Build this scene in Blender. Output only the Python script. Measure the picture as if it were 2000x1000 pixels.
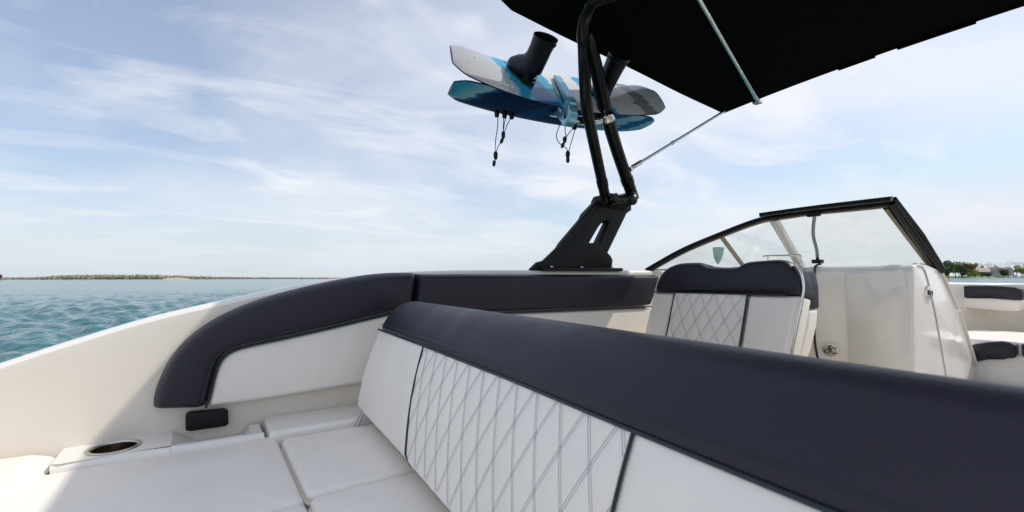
import bpy, bmesh, math, random
import numpy as np
from mathutils import Vector, Matrix
random.seed(7); rng = np.random.default_rng(7)
scene = bpy.context.scene
for o in list(bpy.data.objects): bpy.data.objects.remove(o)

# ------------------------------------------------------------------ camera
CAMZ = 1.25                      # eye height above the water; x = towards the bow, y = to port
FPX = 900.0; Y0 = 542.0; ROLL = 0.0026
YAW = math.radians(33.7); SN, CS = math.sin(YAW), math.cos(YAW)
cd = bpy.data.cameras.new('camera'); cam = bpy.data.objects.new('camera', cd)
scene.collection.objects.link(cam); scene.camera = cam
cd.sensor_width = 36; cd.lens = FPX/2000*36; cd.shift_y = (Y0-500)/2000
cd.clip_start = 0.02; cd.clip_end = 6000
cam.matrix_world = Matrix.Translation((0,0,CAMZ)) @ Matrix.Rotation(-YAW,4,'Z') @ Matrix.Rotation(math.pi/2,4,'X') @ Matrix.Rotation(-ROLL,4,'Z')
cd.dof.use_dof = True; cd.dof.focus_distance = 2.3; cd.dof.aperture_fstop = 5.0

# ------------------------------------------------------------------ sky and sun
SUN = Vector((0.772, -0.36, 1.0)).normalized()      # towards the sun
SUN_EL = math.asin(SUN.z); SUN_AZ = math.atan2(SUN.x, SUN.y)
w = bpy.data.worlds.new('World'); scene.world = w; w.use_nodes = True
nt = w.node_tree; N = nt.nodes; L = nt.links; N.clear()
def nd(t, **k):
    n = N.new(t)
    for a, b in k.items(): setattr(n, a, b)
    return n
def mathn(op, a, b=None, c=None, clamp=False):
    n = nd('ShaderNodeMath', operation=op, use_clamp=clamp)
    for i, v in enumerate((a, b, c)):
        if v is None: continue
        if isinstance(v, (int, float)): n.inputs[i].default_value = v
        else: L.new(v, n.inputs[i])
    return n.outputs[0]
sky = nd('ShaderNodeTexSky', sky_type='NISHITA'); sky.sun_disc = False
sky.sun_elevation = SUN_EL; sky.sun_rotation = SUN_AZ; sky.dust_density = 0.8; sky.air_density = 1.0; sky.ozone_density = 3.0
tc = nd('ShaderNodeTexCoord'); sep = nd('ShaderNodeSeparateXYZ'); L.new(tc.outputs['Generated'], sep.inputs[0])
zc = mathn('MAXIMUM', sep.outputs[2], 0.0); den = mathn('ADD', zc, 0.13)
pu = mathn('DIVIDE', sep.outputs[0], den); pv = mathn('DIVIDE', sep.outputs[1], den)
comb = nd('ShaderNodeCombineXYZ'); L.new(pu, comb.inputs[0]); L.new(pv, comb.inputs[1])
def cloud(scale, rot, stretch, loc, detail, rough, dist):
    m = nd('ShaderNodeMapping'); m.inputs['Rotation'].default_value = (0,0,math.radians(rot))
    m.inputs['Scale'].default_value = (stretch[0], stretch[1], 1); m.inputs['Location'].default_value = loc
    L.new(comb.outputs[0], m.inputs[0])
    n = nd('ShaderNodeTexNoise'); n.inputs['Scale'].default_value = scale; n.inputs['Detail'].default_value = detail
    n.inputs['Roughness'].default_value = rough; n.inputs['Distortion'].default_value = dist
    L.new(m.outputs[0], n.inputs['Vector']); return n.outputs['Fac']
veil = cloud(0.50, 25, (1.0, 0.75), (3.1, 1.7, 0), 6, 0.5, 0.6)
wisp = cloud(1.5, 40, (0.75, 1.5), (0.4, 5.2, 0), 9, 0.55, 0.7)
a = mathn('MULTIPLY_ADD', veil, 3.6, -1.36, clamp=True)
b = mathn('MULTIPLY_ADD', wisp, 4.6, -2.25, clamp=True)
fac = mathn('ADD', mathn('MULTIPLY', a, 0.60), mathn('MULTIPLY', b, 0.42))
inv = mathn('SUBTRACT', 1.0, zc)
fac = mathn('MINIMUM', mathn('ADD', fac, 0.22), 0.95)
cap = nd('ShaderNodeVectorMath', operation='MINIMUM'); L.new(sky.outputs[0], cap.inputs[0]); cap.inputs[1].default_value = (5.0, 5.5, 6.5)   # ceiling on the sky colour, dims the bright blue towards the sun
mix = nd('ShaderNodeMix', data_type='RGBA'); L.new(fac, mix.inputs[0]); L.new(cap.outputs[0], mix.inputs[6])
mix.inputs[7].default_value = (6.2, 6.3, 6.6, 1)
mix2 = nd('ShaderNodeMix', data_type='RGBA'); L.new(mathn('MULTIPLY', mathn('POWER', inv, 9.0), 0.95), mix2.inputs[0]); L.new(mix.outputs[2], mix2.inputs[6])
mix2.inputs[7].default_value = (4.45, 4.85, 5.40, 1)
mix = mix2
bg = nd('ShaderNodeBackground'); bg.inputs[1].default_value = 0.1; L.new(mix.outputs[2], bg.inputs[0])
wo = nd('ShaderNodeOutputWorld'); L.new(bg.outputs[0], wo.inputs[0])
sl = bpy.data.lights.new('sun', 'SUN'); sl.energy = 2.0; sl.angle = math.radians(0.6); sl.color = (1.0, 0.94, 0.85)
so = bpy.data.objects.new('sun', sl); scene.collection.objects.link(so); so.location = (3,-2,8)
so.rotation_euler = SUN.to_track_quat('Z', 'Y').to_euler()
scene.view_settings.view_transform = 'Standard'; scene.view_settings.look = 'None'
scene.view_settings.gamma = 1; scene.view_settings.exposure = 0.62

# ------------------------------------------------------------------ surveying: image point -> real place on a known plane
def ray(px, py):
    du, dv = px-1000.0, Y0-py
    u = (du*math.cos(ROLL)+dv*math.sin(ROLL))/FPX; v = (-du*math.sin(ROLL)+dv*math.cos(ROLL))/FPX
    return Vector((SN+CS*u, CS-SN*u, v))
CAM = Vector((0,0,CAMZ))
def on_plane(px, py, p0, n):
    r = ray(px,py); return CAM + r*((Vector(p0)-CAM).dot(Vector(n))/r.dot(Vector(n)))
def atP(px, py, P): return on_plane(px, py, (0,P,0), (0,1,0))
def atF(px, py, F): return on_plane(px, py, (F,0,0), (1,0,0))
def atZ(px, py, z): return on_plane(px, py, (0,0,CAMZ+z), (0,0,1))
def atY(px, py, Y): return CAM + ray(px,py)*Y

# ------------------------------------------------------------------ materials
def lin(c): return tuple(((x/255)/12.92 if x/255 <= .04045 else ((x/255+.055)/1.055)**2.4) for x in c)
def material(name, col, rough=0.5, metal=0.0, coat=0.0, bump=0.0, bscale=200, var=0.0, vscale=6, spec=0.5, bump2=0.0, b2scale=5):
    m = bpy.data.materials.new(name); m.use_nodes = True; t = m.node_tree; p = t.nodes['Principled BSDF']
    p.inputs['Base Color'].default_value = (*col, 1); p.inputs['Roughness'].default_value = rough
    p.inputs['Metallic'].default_value = metal; p.inputs['Coat Weight'].default_value = coat; p.inputs['Coat Roughness'].default_value = 0.06
    p.inputs['Specular IOR Level'].default_value = spec
    tcn = t.nodes.new('ShaderNodeTexCoord')
    if var > 0:
        n = t.nodes.new('ShaderNodeTexNoise'); n.inputs['Scale'].default_value = vscale; n.inputs['Detail'].default_value = 6
        t.links.new(tcn.outputs['Object'], n.inputs['Vector'])
        r = t.nodes.new('ShaderNodeMapRange'); r.inputs[1].default_value = .3; r.inputs[2].default_value = .7
        r.inputs[3].default_value = 1-var; r.inputs[4].default_value = 1+var; t.links.new(n.outputs['Fac'], r.inputs[0])
        v = t.nodes.new('ShaderNodeVectorMath'); v.operation = 'SCALE'; v.inputs[0].default_value = col
        t.links.new(r.outputs[0], v.inputs['Scale']); t.links.new(v.outputs[0], p.inputs['Base Color'])
        r2 = t.nodes.new('ShaderNodeMapRange'); r2.inputs[1].default_value = .3; r2.inputs[2].default_value = .7
        r2.inputs[3].default_value = max(rough-.06,.02); r2.inputs[4].default_value = rough+.08
        t.links.new(n.outputs['Fac'], r2.inputs[0]); t.links.new(r2.outputs[0], p.inputs['Roughness'])
    last = None
    for s, st, dist in ((bscale, bump, .002), (b2scale, bump2, .02)):
        if st <= 0: continue
        n = t.nodes.new('ShaderNodeTexNoise'); n.inputs['Scale'].default_value = s; n.inputs['Detail'].default_value = 3
        t.links.new(tcn.outputs['Object'], n.inputs['Vector'])
        bn = t.nodes.new('ShaderNodeBump'); bn.inputs['Strength'].default_value = st; bn.inputs['Distance'].default_value = dist
        t.links.new(n.outputs['Fac'], bn.inputs['Height'])
        if last: t.links.new(last, bn.inputs['Normal'])
        last = bn.outputs[0]
    if last: t.links.new(last, p.inputs['Normal'])
    return m
M = {}
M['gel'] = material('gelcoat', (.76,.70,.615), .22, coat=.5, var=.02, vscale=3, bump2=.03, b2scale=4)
M['gelw'] = material('gelcoat_white', (.86,.83,.78), .2, coat=.5, var=.02, vscale=3)
M['white'] = material('white_vinyl', (.89,.845,.78), .42, bump=.25, bscale=420, var=.03, vscale=4, bump2=.28, b2scale=6)
M['cream'] = material('cream_vinyl', (.84,.79,.71), .42, bump=.25, bscale=420, var=.025, vscale=4, bump2=.1)
M['navy'] = material('navy_vinyl', (.0165,.0150,.0270), .42, bump=.3, bscale=330, var=.12, vscale=5, bump2=.22, b2scale=5, spec=.36)
M['black'] = material('black_powder_coat', (.0025,.0025,.003), .26, bump=.1, bscale=500, spec=.28)
M['blackmat'] = material('black_cast_metal', (.0045,.0045,.0055), .48, bump=.25, bscale=300, spec=.25)
M['blackplas'] = material('black_plastic', (.004,.004,.005), .42, spec=.3)
M['canvas'] = material('black_canvas', (.0022,.0022,.0026), .95, bump=.3, bscale=700, spec=.08)
M['steel'] = material('stainless_steel', (.72,.70,.67), .14, metal=1, var=.05, vscale=20)
M['brownsteel'] = material('brushed_cup_steel', (.34,.26,.17), .3, metal=1, var=.25, vscale=30)
M['satin'] = material('satin_steel', (.62,.60,.56), .36, metal=1)
M['darkchrome'] = material('dark_chrome', (.20,.22,.23), .12, metal=1)
M['bronze'] = material('anodised_aluminium', (.20,.18,.13), .34, metal=.85, var=.1, vscale=14)
M['alu'] = material('grey_aluminium', (.46,.46,.44), .35, metal=.7)
M['thread'] = material('grey_thread', (.42,.43,.46), .7)
M['pipe'] = material('dark_teal_piping', (.006,.018,.028), .35)
M['rubber'] = material('black_rubber', (.005,.005,.006), .55, spec=.3, bump=.2, bscale=150)
M['boot'] = material('dark_boot_leather', (.0035,.005,.009), .36, bump=.3, bscale=120, var=.3, vscale=9, spec=.3)
M['rackblue'] = material('light_blue_anodised', (.26,.50,.62), .25, metal=.55, var=.1, vscale=15)
M['teal'] = material('teal_sticker', (.16,.42,.42), .4, var=.15, vscale=30)
M['sole'] = material('deck_sole', (.72,.69,.63), .5, bump=.2, bscale=200)

def glass():
    m = bpy.data.materials.new('windshield_glass'); m.use_nodes = True; t = m.node_tree; t.nodes.clear()
    o = t.nodes.new('ShaderNodeOutputMaterial'); mx = t.nodes.new('ShaderNodeMixShader'); lw = t.nodes.new('ShaderNodeLayerWeight'); lw.inputs[0].default_value = .5; pw = t.nodes.new('ShaderNodeMath'); pw.operation = 'POWER'; pw.inputs[1].default_value = 5; t.links.new(lw.outputs['Facing'], pw.inputs[0]); fr = t.nodes.new('ShaderNodeMath'); fr.operation = 'MULTIPLY_ADD'; fr.inputs[1].default_value = .96; fr.inputs[2].default_value = .04; t.links.new(pw.outputs[0], fr.inputs[0])
    tr = t.nodes.new('ShaderNodeBsdfTransparent'); tr.inputs[0].default_value = (.955,.965,.95,1)
    gl = t.nodes.new('ShaderNodeBsdfGlossy'); gl.inputs['Roughness'].default_value = .01
    tcg = t.nodes.new('ShaderNodeTexCoord'); nz = t.nodes.new('ShaderNodeTexNoise'); nz.inputs['Scale'].default_value = 9; nz.inputs['Detail'].default_value = 8; t.links.new(tcg.outputs['Object'], nz.inputs['Vector'])
    mr = t.nodes.new('ShaderNodeMapRange'); mr.inputs[1].default_value = .45; mr.inputs[2].default_value = .8; mr.inputs[3].default_value = 0; mr.inputs[4].default_value = .10; t.links.new(nz.outputs['Fac'], mr.inputs[0])
    df = t.nodes.new('ShaderNodeBsdfDiffuse'); df.inputs[0].default_value = (.8,.8,.78,1); m2 = t.nodes.new('ShaderNodeMixShader'); t.links.new(mr.outputs[0], m2.inputs[0]); t.links.new(tr.outputs[0], m2.inputs[1]); t.links.new(df.outputs[0], m2.inputs[2])
    t.links.new(fr.outputs[0], mx.inputs[0]); t.links.new(m2.outputs[0], mx.inputs[1]); t.links.new(gl.outputs[0], mx.inputs[2]); t.links.new(mx.outputs[0], o.inputs[0])
    return m
M['glass'] = glass()

def ramp_material(name, axis, stops, rough, coat, streak=0.25, vs=6.0):
    """colour bands along one object axis, ragged by noise: the printed graphic of a board"""
    m = bpy.data.materials.new(name); m.use_nodes = True; t = m.node_tree; p = t.nodes['Principled BSDF']
    p.inputs['Roughness'].default_value = rough; p.inputs['Coat Weight'].default_value = coat
    c = t.nodes.new('ShaderNodeTexCoord'); s = t.nodes.new('ShaderNodeSeparateXYZ'); t.links.new(c.outputs['Object'], s.inputs[0])
    n = t.nodes.new('ShaderNodeTexNoise'); n.inputs['Scale'].default_value = vs; n.inputs['Detail'].default_value = 4; n.inputs['Distortion'].default_value = 1.2
    t.links.new(c.outputs['Object'], n.inputs['Vector'])
    ma = t.nodes.new('ShaderNodeMath'); ma.operation = 'MULTIPLY_ADD'; ma.inputs[1].default_value = streak; t.links.new(n.outputs['Fac'], ma.inputs[0])
    t.links.new(s.outputs[axis], ma.inputs[2])
    mr = t.nodes.new('ShaderNodeMapRange'); mr.inputs[1].default_value = -.7+streak/2; mr.inputs[2].default_value = .7+streak/2; t.links.new(ma.outputs[0], mr.inputs[0])
    r = t.nodes.new('ShaderNodeValToRGB'); t.links.new(mr.outputs[0], r.inputs[0])
    el = r.color_ramp.elements
    while len(el) < len(stops): el.new(.5)
    for e, (q, col) in zip(el, stops): e.position = q; e.color = (*col, 1)
    t.links.new(r.outputs[0], p.inputs['Base Color']); return m
def board_material(name, stops, rough, coat, skew, streak, vs, spec=.35):
    """printed board graphic: crisp slanted colour fields along the board with slightly ragged edges"""
    m = bpy.data.materials.new(name); m.use_nodes = True; t = m.node_tree; p = t.nodes['Principled BSDF']
    p.inputs['Roughness'].default_value = rough; p.inputs['Coat Weight'].default_value = coat; p.inputs['Specular IOR Level'].default_value = spec
    c = t.nodes.new('ShaderNodeTexCoord'); sp_n = t.nodes.new('ShaderNodeSeparateXYZ'); t.links.new(c.outputs['Object'], sp_n.inputs[0])
    mp = t.nodes.new('ShaderNodeMapping'); mp.inputs['Scale'].default_value = (1,3.2,1); mp.inputs['Rotation'].default_value = (0,0,.5); t.links.new(c.outputs['Object'], mp.inputs[0])
    n = t.nodes.new('ShaderNodeTexNoise'); n.inputs['Scale'].default_value = vs; n.inputs['Detail'].default_value = 2; n.inputs['Distortion'].default_value = .8; t.links.new(mp.outputs[0], n.inputs['Vector'])
    def ma(op, a, b, c_=None):
        q = t.nodes.new('ShaderNodeMath'); q.operation = op
        for k, v in enumerate((a,b,c_)):
            if v is None: continue
            if isinstance(v,(int,float)): q.inputs[k].default_value = v
            else: t.links.new(v, q.inputs[k])
        return q.outputs[0]
    x = ma('MULTIPLY_ADD', sp_n.outputs[1], skew, sp_n.outputs[0]); x = ma('MULTIPLY_ADD', n.outputs['Fac'], streak, x)
    x = ma('MULTIPLY_ADD', x, 1/1.4, .5-streak*.5/1.4)
    r = t.nodes.new('ShaderNodeValToRGB'); t.links.new(x, r.inputs[0]); el = r.color_ramp.elements
    while len(el) < len(stops): el.new(.5)
    for e, (q, col) in zip(el, stops): e.position = q; e.color = (*col,1)
    t.links.new(r.outputs[0], p.inputs['Base Color']); return m
G1, G2, WH, CY, BL_, NV_ = (.33,.33,.34), (.50,.49,.48), (.80,.80,.78), (.03,.36,.55), (.010,.14,.36), (.006,.02,.085)
M['board_top'] = board_material('board_top_graphic', [(0,G1),(.19,G2),(.24,(.42,.58,.66)),(.255,CY),(.30,CY),(.31,BL_),(.41,BL_),(.42,CY),(.46,CY),(.47,WH),(.63,WH),(.64,CY),(.70,CY),(.71,WH),(.84,WH),(.85,G1),(.90,G1),(.91,WH),(1,WH)], .16, .3, .35, .12, 3.5)
M['board_base'] = board_material('board_base_graphic', [(0,CY),(.05,(.22,.52,.68)),(.085,(.50,.58,.64)),(.10,BL_),(.13,NV_),(.38,NV_),(.40,(.010,.05,.17)),(.47,(.010,.05,.17)),(.49,NV_),(.66,NV_),(.68,BL_),(.76,BL_),(.78,(.30,.52,.66)),(.85,(.30,.52,.66)),(.865,BL_),(.91,BL_),(.92,(.36,.56,.68)),(1,CY)], .5, 0, .5, .22, 3.0, .06)

# ------------------------------------------------------------------ object helpers
COL = scene.collection; LOC = {}
def thing(name, label, cat, loc=(0,0,0), group=None, kind=None):
    o = bpy.data.objects.new(name, None); COL.objects.link(o); o.empty_display_size = .1
    o.location = loc; LOC[o] = Vector(loc); o['label'] = label; o['category'] = cat
    if group: o['group'] = group
    if kind: o['kind'] = kind
    return o
def tag(o, label, cat=None, group=None, kind=None):
    o['label'] = label
    if cat: o['category'] = cat
    if group: o['group'] = group
    if kind: o['kind'] = kind
    return o
def finish(name, me, mat, parent=None, angle=40, loc=None):
    """mesh data given in world coordinates becomes one object; origin = parent's origin, or loc for a top-level mesh"""
    base = LOC[parent] if parent else Vector(loc or (0,0,0))
    me.transform(Matrix.Translation(-base))
    me.materials.append(mat)
    me.polygons.foreach_set('use_smooth', [True]*len(me.polygons))
    if angle: me.set_sharp_from_angle(angle=math.radians(angle))
    o = bpy.data.objects.new(name, me); COL.objects.link(o); LOC[o] = base
    if parent: o.parent = parent
    else: o.location = base
    return o
def raw(name, v, f, mat, parent=None, angle=40, loc=None):
    me = bpy.data.meshes.new(name); me.from_pydata([tuple(x) for x in v], [], f); me.update()
    bm = bmesh.new(); bm.from_mesh(me); bmesh.ops.recalc_face_normals(bm, faces=bm.faces); bm.to_mesh(me); bm.free()
    return finish(name, me, mat, parent, angle, loc)
def frombm(name, bm, mat, parent=None, angle=40, loc=None):
    bmesh.ops.recalc_face_normals(bm, faces=bm.faces)
    me = bpy.data.meshes.new(name); bm.to_mesh(me); bm.free(); return finish(name, me, mat, parent, angle, loc)
def prism_bm(poly, off, bev=0.0, seg=3, crown=0.0, inset=.03):
    """front polygon (3-D points) pushed back by off; rounded edges; front face swelling by crown"""
    bm = bmesh.new(); off = Vector(off)
    fr = [bm.verts.new(p) for p in poly]; bk = [bm.verts.new(Vector(p)+off) for p in poly]
    ff = bm.faces.new(fr); bm.faces.new(list(reversed(bk))); n = len(poly)
    for i in range(n): bm.faces.new((fr[i], bk[i], bk[(i+1)%n], fr[(i+1)%n]))
    nn = -off.normalized()
    if bev > 0:
        es = [e for e in bm.edges if any(v in fr for v in e.verts)]
        bmesh.ops.bevel(bm, geom=es, offset=bev, segments=seg, profile=.5, affect='EDGES', clamp_overlap=True)
    if crown > 0:
        f = max((f for f in bm.faces if abs(f.normal.dot(nn)) > .9 or True), key=lambda q: q.calc_area()*(1 if (q.calc_center_median()-Vector(poly[0])).dot(nn) > off.length*-.5 else 0))
        for k in range(3):
            bmesh.ops.inset_region(bm, faces=[f], thickness=inset/3, use_even_offset=True)
            for v in f.verts: v.co += nn*crown*(.5,.32,.18)[k]
    return bm
def prism(name, poly, off, mat, parent=None, bev=0.0, seg=3, crown=0.0, inset=.03, angle=50, loc=None):
    return frombm(name, prism_bm(poly, off, bev, seg, crown, inset), mat, parent, angle, loc)
def box(name, lo, hi, mat, parent=None, bev=0.0, seg=3, angle=50, loc=None):
    lo, hi = Vector(lo), Vector(hi); bm = bmesh.new(); bmesh.ops.create_cube(bm, size=1)
    for v in bm.verts: v.co = Vector((lo[i]+(v.co[i]+.5)*(hi[i]-lo[i]) for i in range(3)))
    if bev: bmesh.ops.bevel(bm, geom=list(bm.edges), offset=bev, segments=seg, profile=.5, affect='EDGES', clamp_overlap=True)
    return frombm(name, bm, mat, parent, angle, loc)
def cushion(name, lo, hi, mat, parent=None, corner=.028, r=.02, crown=.010, loc=None):
    """upholstered pad: concentric rounded rectangles, rolled edge, swelling top"""
    lo, hi = Vector(lo), Vector(hi); V = []; Fc = []
    rings = [(0,lo.z-hi.z),(0,-r-.012),(.002,-r-.006),(0,-r)]
    rings += [(r*(1-math.cos(a)), -r+r*math.sin(a)) for a in np.linspace(.25,math.pi/2,6)]
    lim = min(hi.x-lo.x, hi.y-lo.y)/2-.02
    for d, k in ((.05,.35),(.08,.6),(.12,.82),(.17,.95),(.21,1.0)):
        if d < lim: rings.append((d, crown*k))
    q = 8
    for d, z in rings:
        rr = max(corner-d, .012)
        for cx, cy, a0 in ((hi.x-d-rr,hi.y-d-rr,0),(lo.x+d+rr,hi.y-d-rr,90),(lo.x+d+rr,lo.y+d+rr,180),(hi.x-d-rr,lo.y+d+rr,270)):
            for k in range(q): a = math.radians(a0+90*k/(q-1)); V.append((cx+math.cos(a)*rr, cy+math.sin(a)*rr, hi.z+z))
    n = 4*q
    Fc = [(i*n+k,i*n+(k+1)%n,(i+1)*n+(k+1)%n,(i+1)*n+k) for i in range(len(rings)-1) for k in range(n)]
    Fc += [tuple(range(n)), tuple((len(rings)-1)*n+k for k in range(n))]
    return raw(name, V, Fc, mat, parent, 60, loc)
def resample(pts, n, dens=1.0):
    pts = [Vector(p) for p in pts]; d = [0]
    for a, b in zip(pts, pts[1:]): d.append(d[-1]+(b-a).length)
    out = []
    for k in range(n+1):
        x = k/n; x = x-dens*.5*math.sin(2*math.pi*x)/(2*math.pi)*1.6; t = min(max(x,0),1)*d[-1]
        i = max(0, min(int(np.searchsorted(d, t))-1, len(pts)-2)); out.append(pts[i].lerp(pts[i+1], (t-d[i])/max(d[i+1]-d[i],1e-9)))
    return out
def puff(name, top, bot, nv, depth, mat, parent, r=.03, crown=.008, na=70, nb=30, sp=5):
    """upholstered strip between two edge curves lying on a backing plane, swelling along nv"""
    nv = Vector(nv).normalized(); A = resample(spline(top,sp), na); B = resample(spline(bot,sp), na)
    LA = sum((a-b).length for a,b in zip(A,A[1:])); V = []
    bs = [x-.8*math.sin(2*math.pi*x)/(2*math.pi) for x in (j/nb for j in range(nb+1))]
    def pr(e): 
        e = min(max(e,0)/r,1); return math.sqrt(max(0,1-(1-e)**2))
    da = [0]
    for p, q, p2, q2 in zip(A,B,A[1:],B[1:]): da.append(da[-1]+((p2-p).length+(q2-q).length)/2)
    for i in range(na+1):
        w_ = (B[i]-A[i]).length
        for b in bs:
            e1 = min(da[i], da[-1]-da[i]); e2 = min(b,1-b)*w_
            h = depth*pr(e1)*pr(e2) + crown*min(1,e1/.12)**.7*math.sin(math.pi*b)
            V.append(A[i].lerp(B[i],b)+nv*h)
    m = nb+1; Fc = [(i*m+j,(i+1)*m+j,(i+1)*m+j+1,i*m+j+1) for i in range(na) for j in range(nb)]
    rim = [i*m for i in range(na+1)]+[na*m+j for j in range(1,m)]+[i*m+nb for i in range(na-1,-1,-1)]+[j for j in range(nb-1,0,-1)]
    Fc.append(tuple(reversed(rim)))
    return raw(name, V, Fc, mat, parent, 70)
def spline(pts, n=12, closed=False):
    pts = [Vector(p) for p in pts]; m = len(pts); out = []
    rngi = m if closed else m-1
    for i in range(rngi):
        if closed: p0,p1,p2,p3 = (pts[(i+k-1)%m] for k in range(4))
        else: p0,p1,p2,p3 = pts[max(i-1,0)],pts[i],pts[i+1],pts[min(i+2,m-1)]
        for k in range(n):
            t = k/n; out.append(.5*((2*p1)+(p2-p0)*t+(2*p0-5*p1+4*p2-p3)*t*t+(3*p1-p0-3*p2+p3)*t**3))
    if not closed: out.append(pts[-1])
    return out
def tube_vf(path, rad, seg=12, cap=True, flat=1.0, up=Vector((0,0,1))):
    path = [Vector(p) for p in path]; V = []; Fc = []; n = len(path)
    for i, p in enumerate(path):
        t = (path[min(i+1,n-1)]-path[max(i-1,0)]).normalized()
        a = t.cross(up)
        if a.length < 1e-4: a = t.cross(Vector((1,0,0)))
        a.normalize(); b = a.cross(t).normalized(); r = rad[i] if hasattr(rad,'__len__') else rad
        for k in range(seg):
            q = 2*math.pi*k/seg; V.append(p+a*math.cos(q)*r+b*math.sin(q)*r*flat)
    for i in range(n-1):
        for k in range(seg): Fc.append((i*seg+k, i*seg+(k+1)%seg, (i+1)*seg+(k+1)%seg, (i+1)*seg+k))
    if cap: Fc += [tuple(range(seg)), tuple((n-1)*seg+k for k in reversed(range(seg)))]
    return V, Fc
def tube(name, path, rad, mat, parent=None, seg=12, flat=1.0, loc=None, up=Vector((0,0,1))):
    V, Fc = tube_vf(path, rad, seg, True, flat, up); return raw(name, V, Fc, mat, parent, 50, loc)
def multi(parts):
    V = []; Fc = []
    for v, f in parts:
        o = len(V); V += list(v); Fc += [tuple(i+o for i in q) for q in f]
    return V, Fc
def grid_vf(fn, na, nb):
    V = [fn(i/na, j/nb) for i in range(na+1) for j in range(nb+1)]
    Fc = [(i*(nb+1)+j, (i+1)*(nb+1)+j, (i+1)*(nb+1)+j+1, i*(nb+1)+j+1) for i in range(na) for j in range(nb)]
    return V, Fc
def lathe_vf(c, axis, prof, seg=24):
    axis = Vector(axis).normalized(); a = axis.orthogonal().normalized(); b = axis.cross(a); V = []; Fc = []
    for (r, h) in prof:
        for k in range(seg):
            q = 2*math.pi*k/seg; V.append(Vector(c)+axis*h+(a*math.cos(q)+b*math.sin(q))*r)
    for i in range(len(prof)-1):
        for k in range(seg): Fc.append((i*seg+k, i*seg+(k+1)%seg, (i+1)*seg+(k+1)%seg, (i+1)*seg+k))
    return V, Fc
def W(F, P, z): return Vector((F, P, CAMZ+z))        # boat coordinates with z measured from eye height

# ================================================================== WATER
def water():
    az0 = YAW*-1
    nr, na = 760, 900
    r = 1.2*np.exp(np.linspace(0, math.log(2600/1.2), nr)); ang = np.linspace(-1.25, 1.25, na)
    R, A = np.meshgrid(r, ang, indexing='ij')
    th = math.atan2(CS, SN) - A                      # centred on the view heading
    X = R*np.cos(th); Yy = R*np.sin(th); Z = np.zeros_like(X)
    dr = np.gradient(r)[:,None]*np.ones_like(R); da = R*(2.5/na)
    cell = np.maximum(dr, da)
    for k in range(80):
        lam = 0.22*(1.9/0.22)**rng.random(); d = math.radians(205)+rng.normal(0,.55)
        amp = .0108*lam**.8*(.5+rng.random()); kk = 2*math.pi/lam; ph = rng.random()*6.28
        att = np.clip(lam/(cell*3)-.6, 0, 1)
        s = np.sin(kk*(X*math.cos(d)+Yy*math.sin(d))+ph)
        Z += att*amp*(s+.25*(s*s-.5))
    V = np.stack([X,Yy,Z],-1).reshape(-1,3)
    idx = np.arange(nr*na).reshape(nr,na)
    Fq = np.stack([idx[:-1,:-1],idx[1:,:-1],idx[1:,1:],idx[:-1,1:]],-1).reshape(-1,4)
    me = bpy.data.meshes.new('water'); me.vertices.add(len(V)); me.vertices.foreach_set('co', V.ravel())
    me.loops.add(Fq.size); me.loops.foreach_set('vertex_index', Fq.ravel()); me.polygons.add(len(Fq))
    me.polygons.foreach_set('loop_start', np.arange(0,Fq.size,4)); me.polygons.foreach_set('use_smooth', [True]*len(Fq)); me.update(); me.validate()
    m = bpy.data.materials.new('sea_water'); m.use_nodes = True; t = m.node_tree; p = t.nodes['Principled BSDF']
    p.inputs['Base Color'].default_value = (.024,.128,.130,1); p.inputs['Roughness'].default_value = .12; p.inputs['IOR'].default_value = 1.33
    c = t.nodes.new('ShaderNodeTexCoord'); last = None
    for s, st, dist in ((.55,.8,.30),(2.2,.9,.16),(8,.6,.03)):
        mp = t.nodes.new('ShaderNodeMapping'); mp.inputs['Rotation'].default_value = (0,0,math.radians(-35)); mp.inputs['Scale'].default_value = (1,.55,1)
        t.links.new(c.outputs['Object'], mp.inputs[0]); n = t.nodes.new('ShaderNodeTexNoise'); n.inputs['Scale'].default_value = s; n.inputs['Detail'].default_value = 4
        t.links.new(mp.outputs[0], n.inputs['Vector']); b = t.nodes.new('ShaderNodeBump'); b.inputs['Strength'].default_value = st; b.inputs['Distance'].default_value = dist
        t.links.new(n.outputs['Fac'], b.inputs['Height'])
        if last: t.links.new(last, b.inputs['Normal'])
        last = b.outputs[0]
    t.links.new(last, p.inputs['Normal'])
    me.materials.append(m); o = bpy.data.objects.new('water', me); COL.objects.link(o)
    tag(o, 'rippled teal bay water around the boat', kind='structure')
    sb = bpy.data.meshes.new('seabed'); sb.from_pydata([(-4000,-4000,-3),(4000,-4000,-3),(4000,4000,-3),(-4000,4000,-3)],[],[(0,1,2,3)])
    sb.materials.append(material('deep_water', (.02,.10,.11), .6)); s = bpy.data.objects.new('seabed', sb); COL.objects.link(s); tag(s, 'dark bottom under the water', kind='structure')
water()

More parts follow.
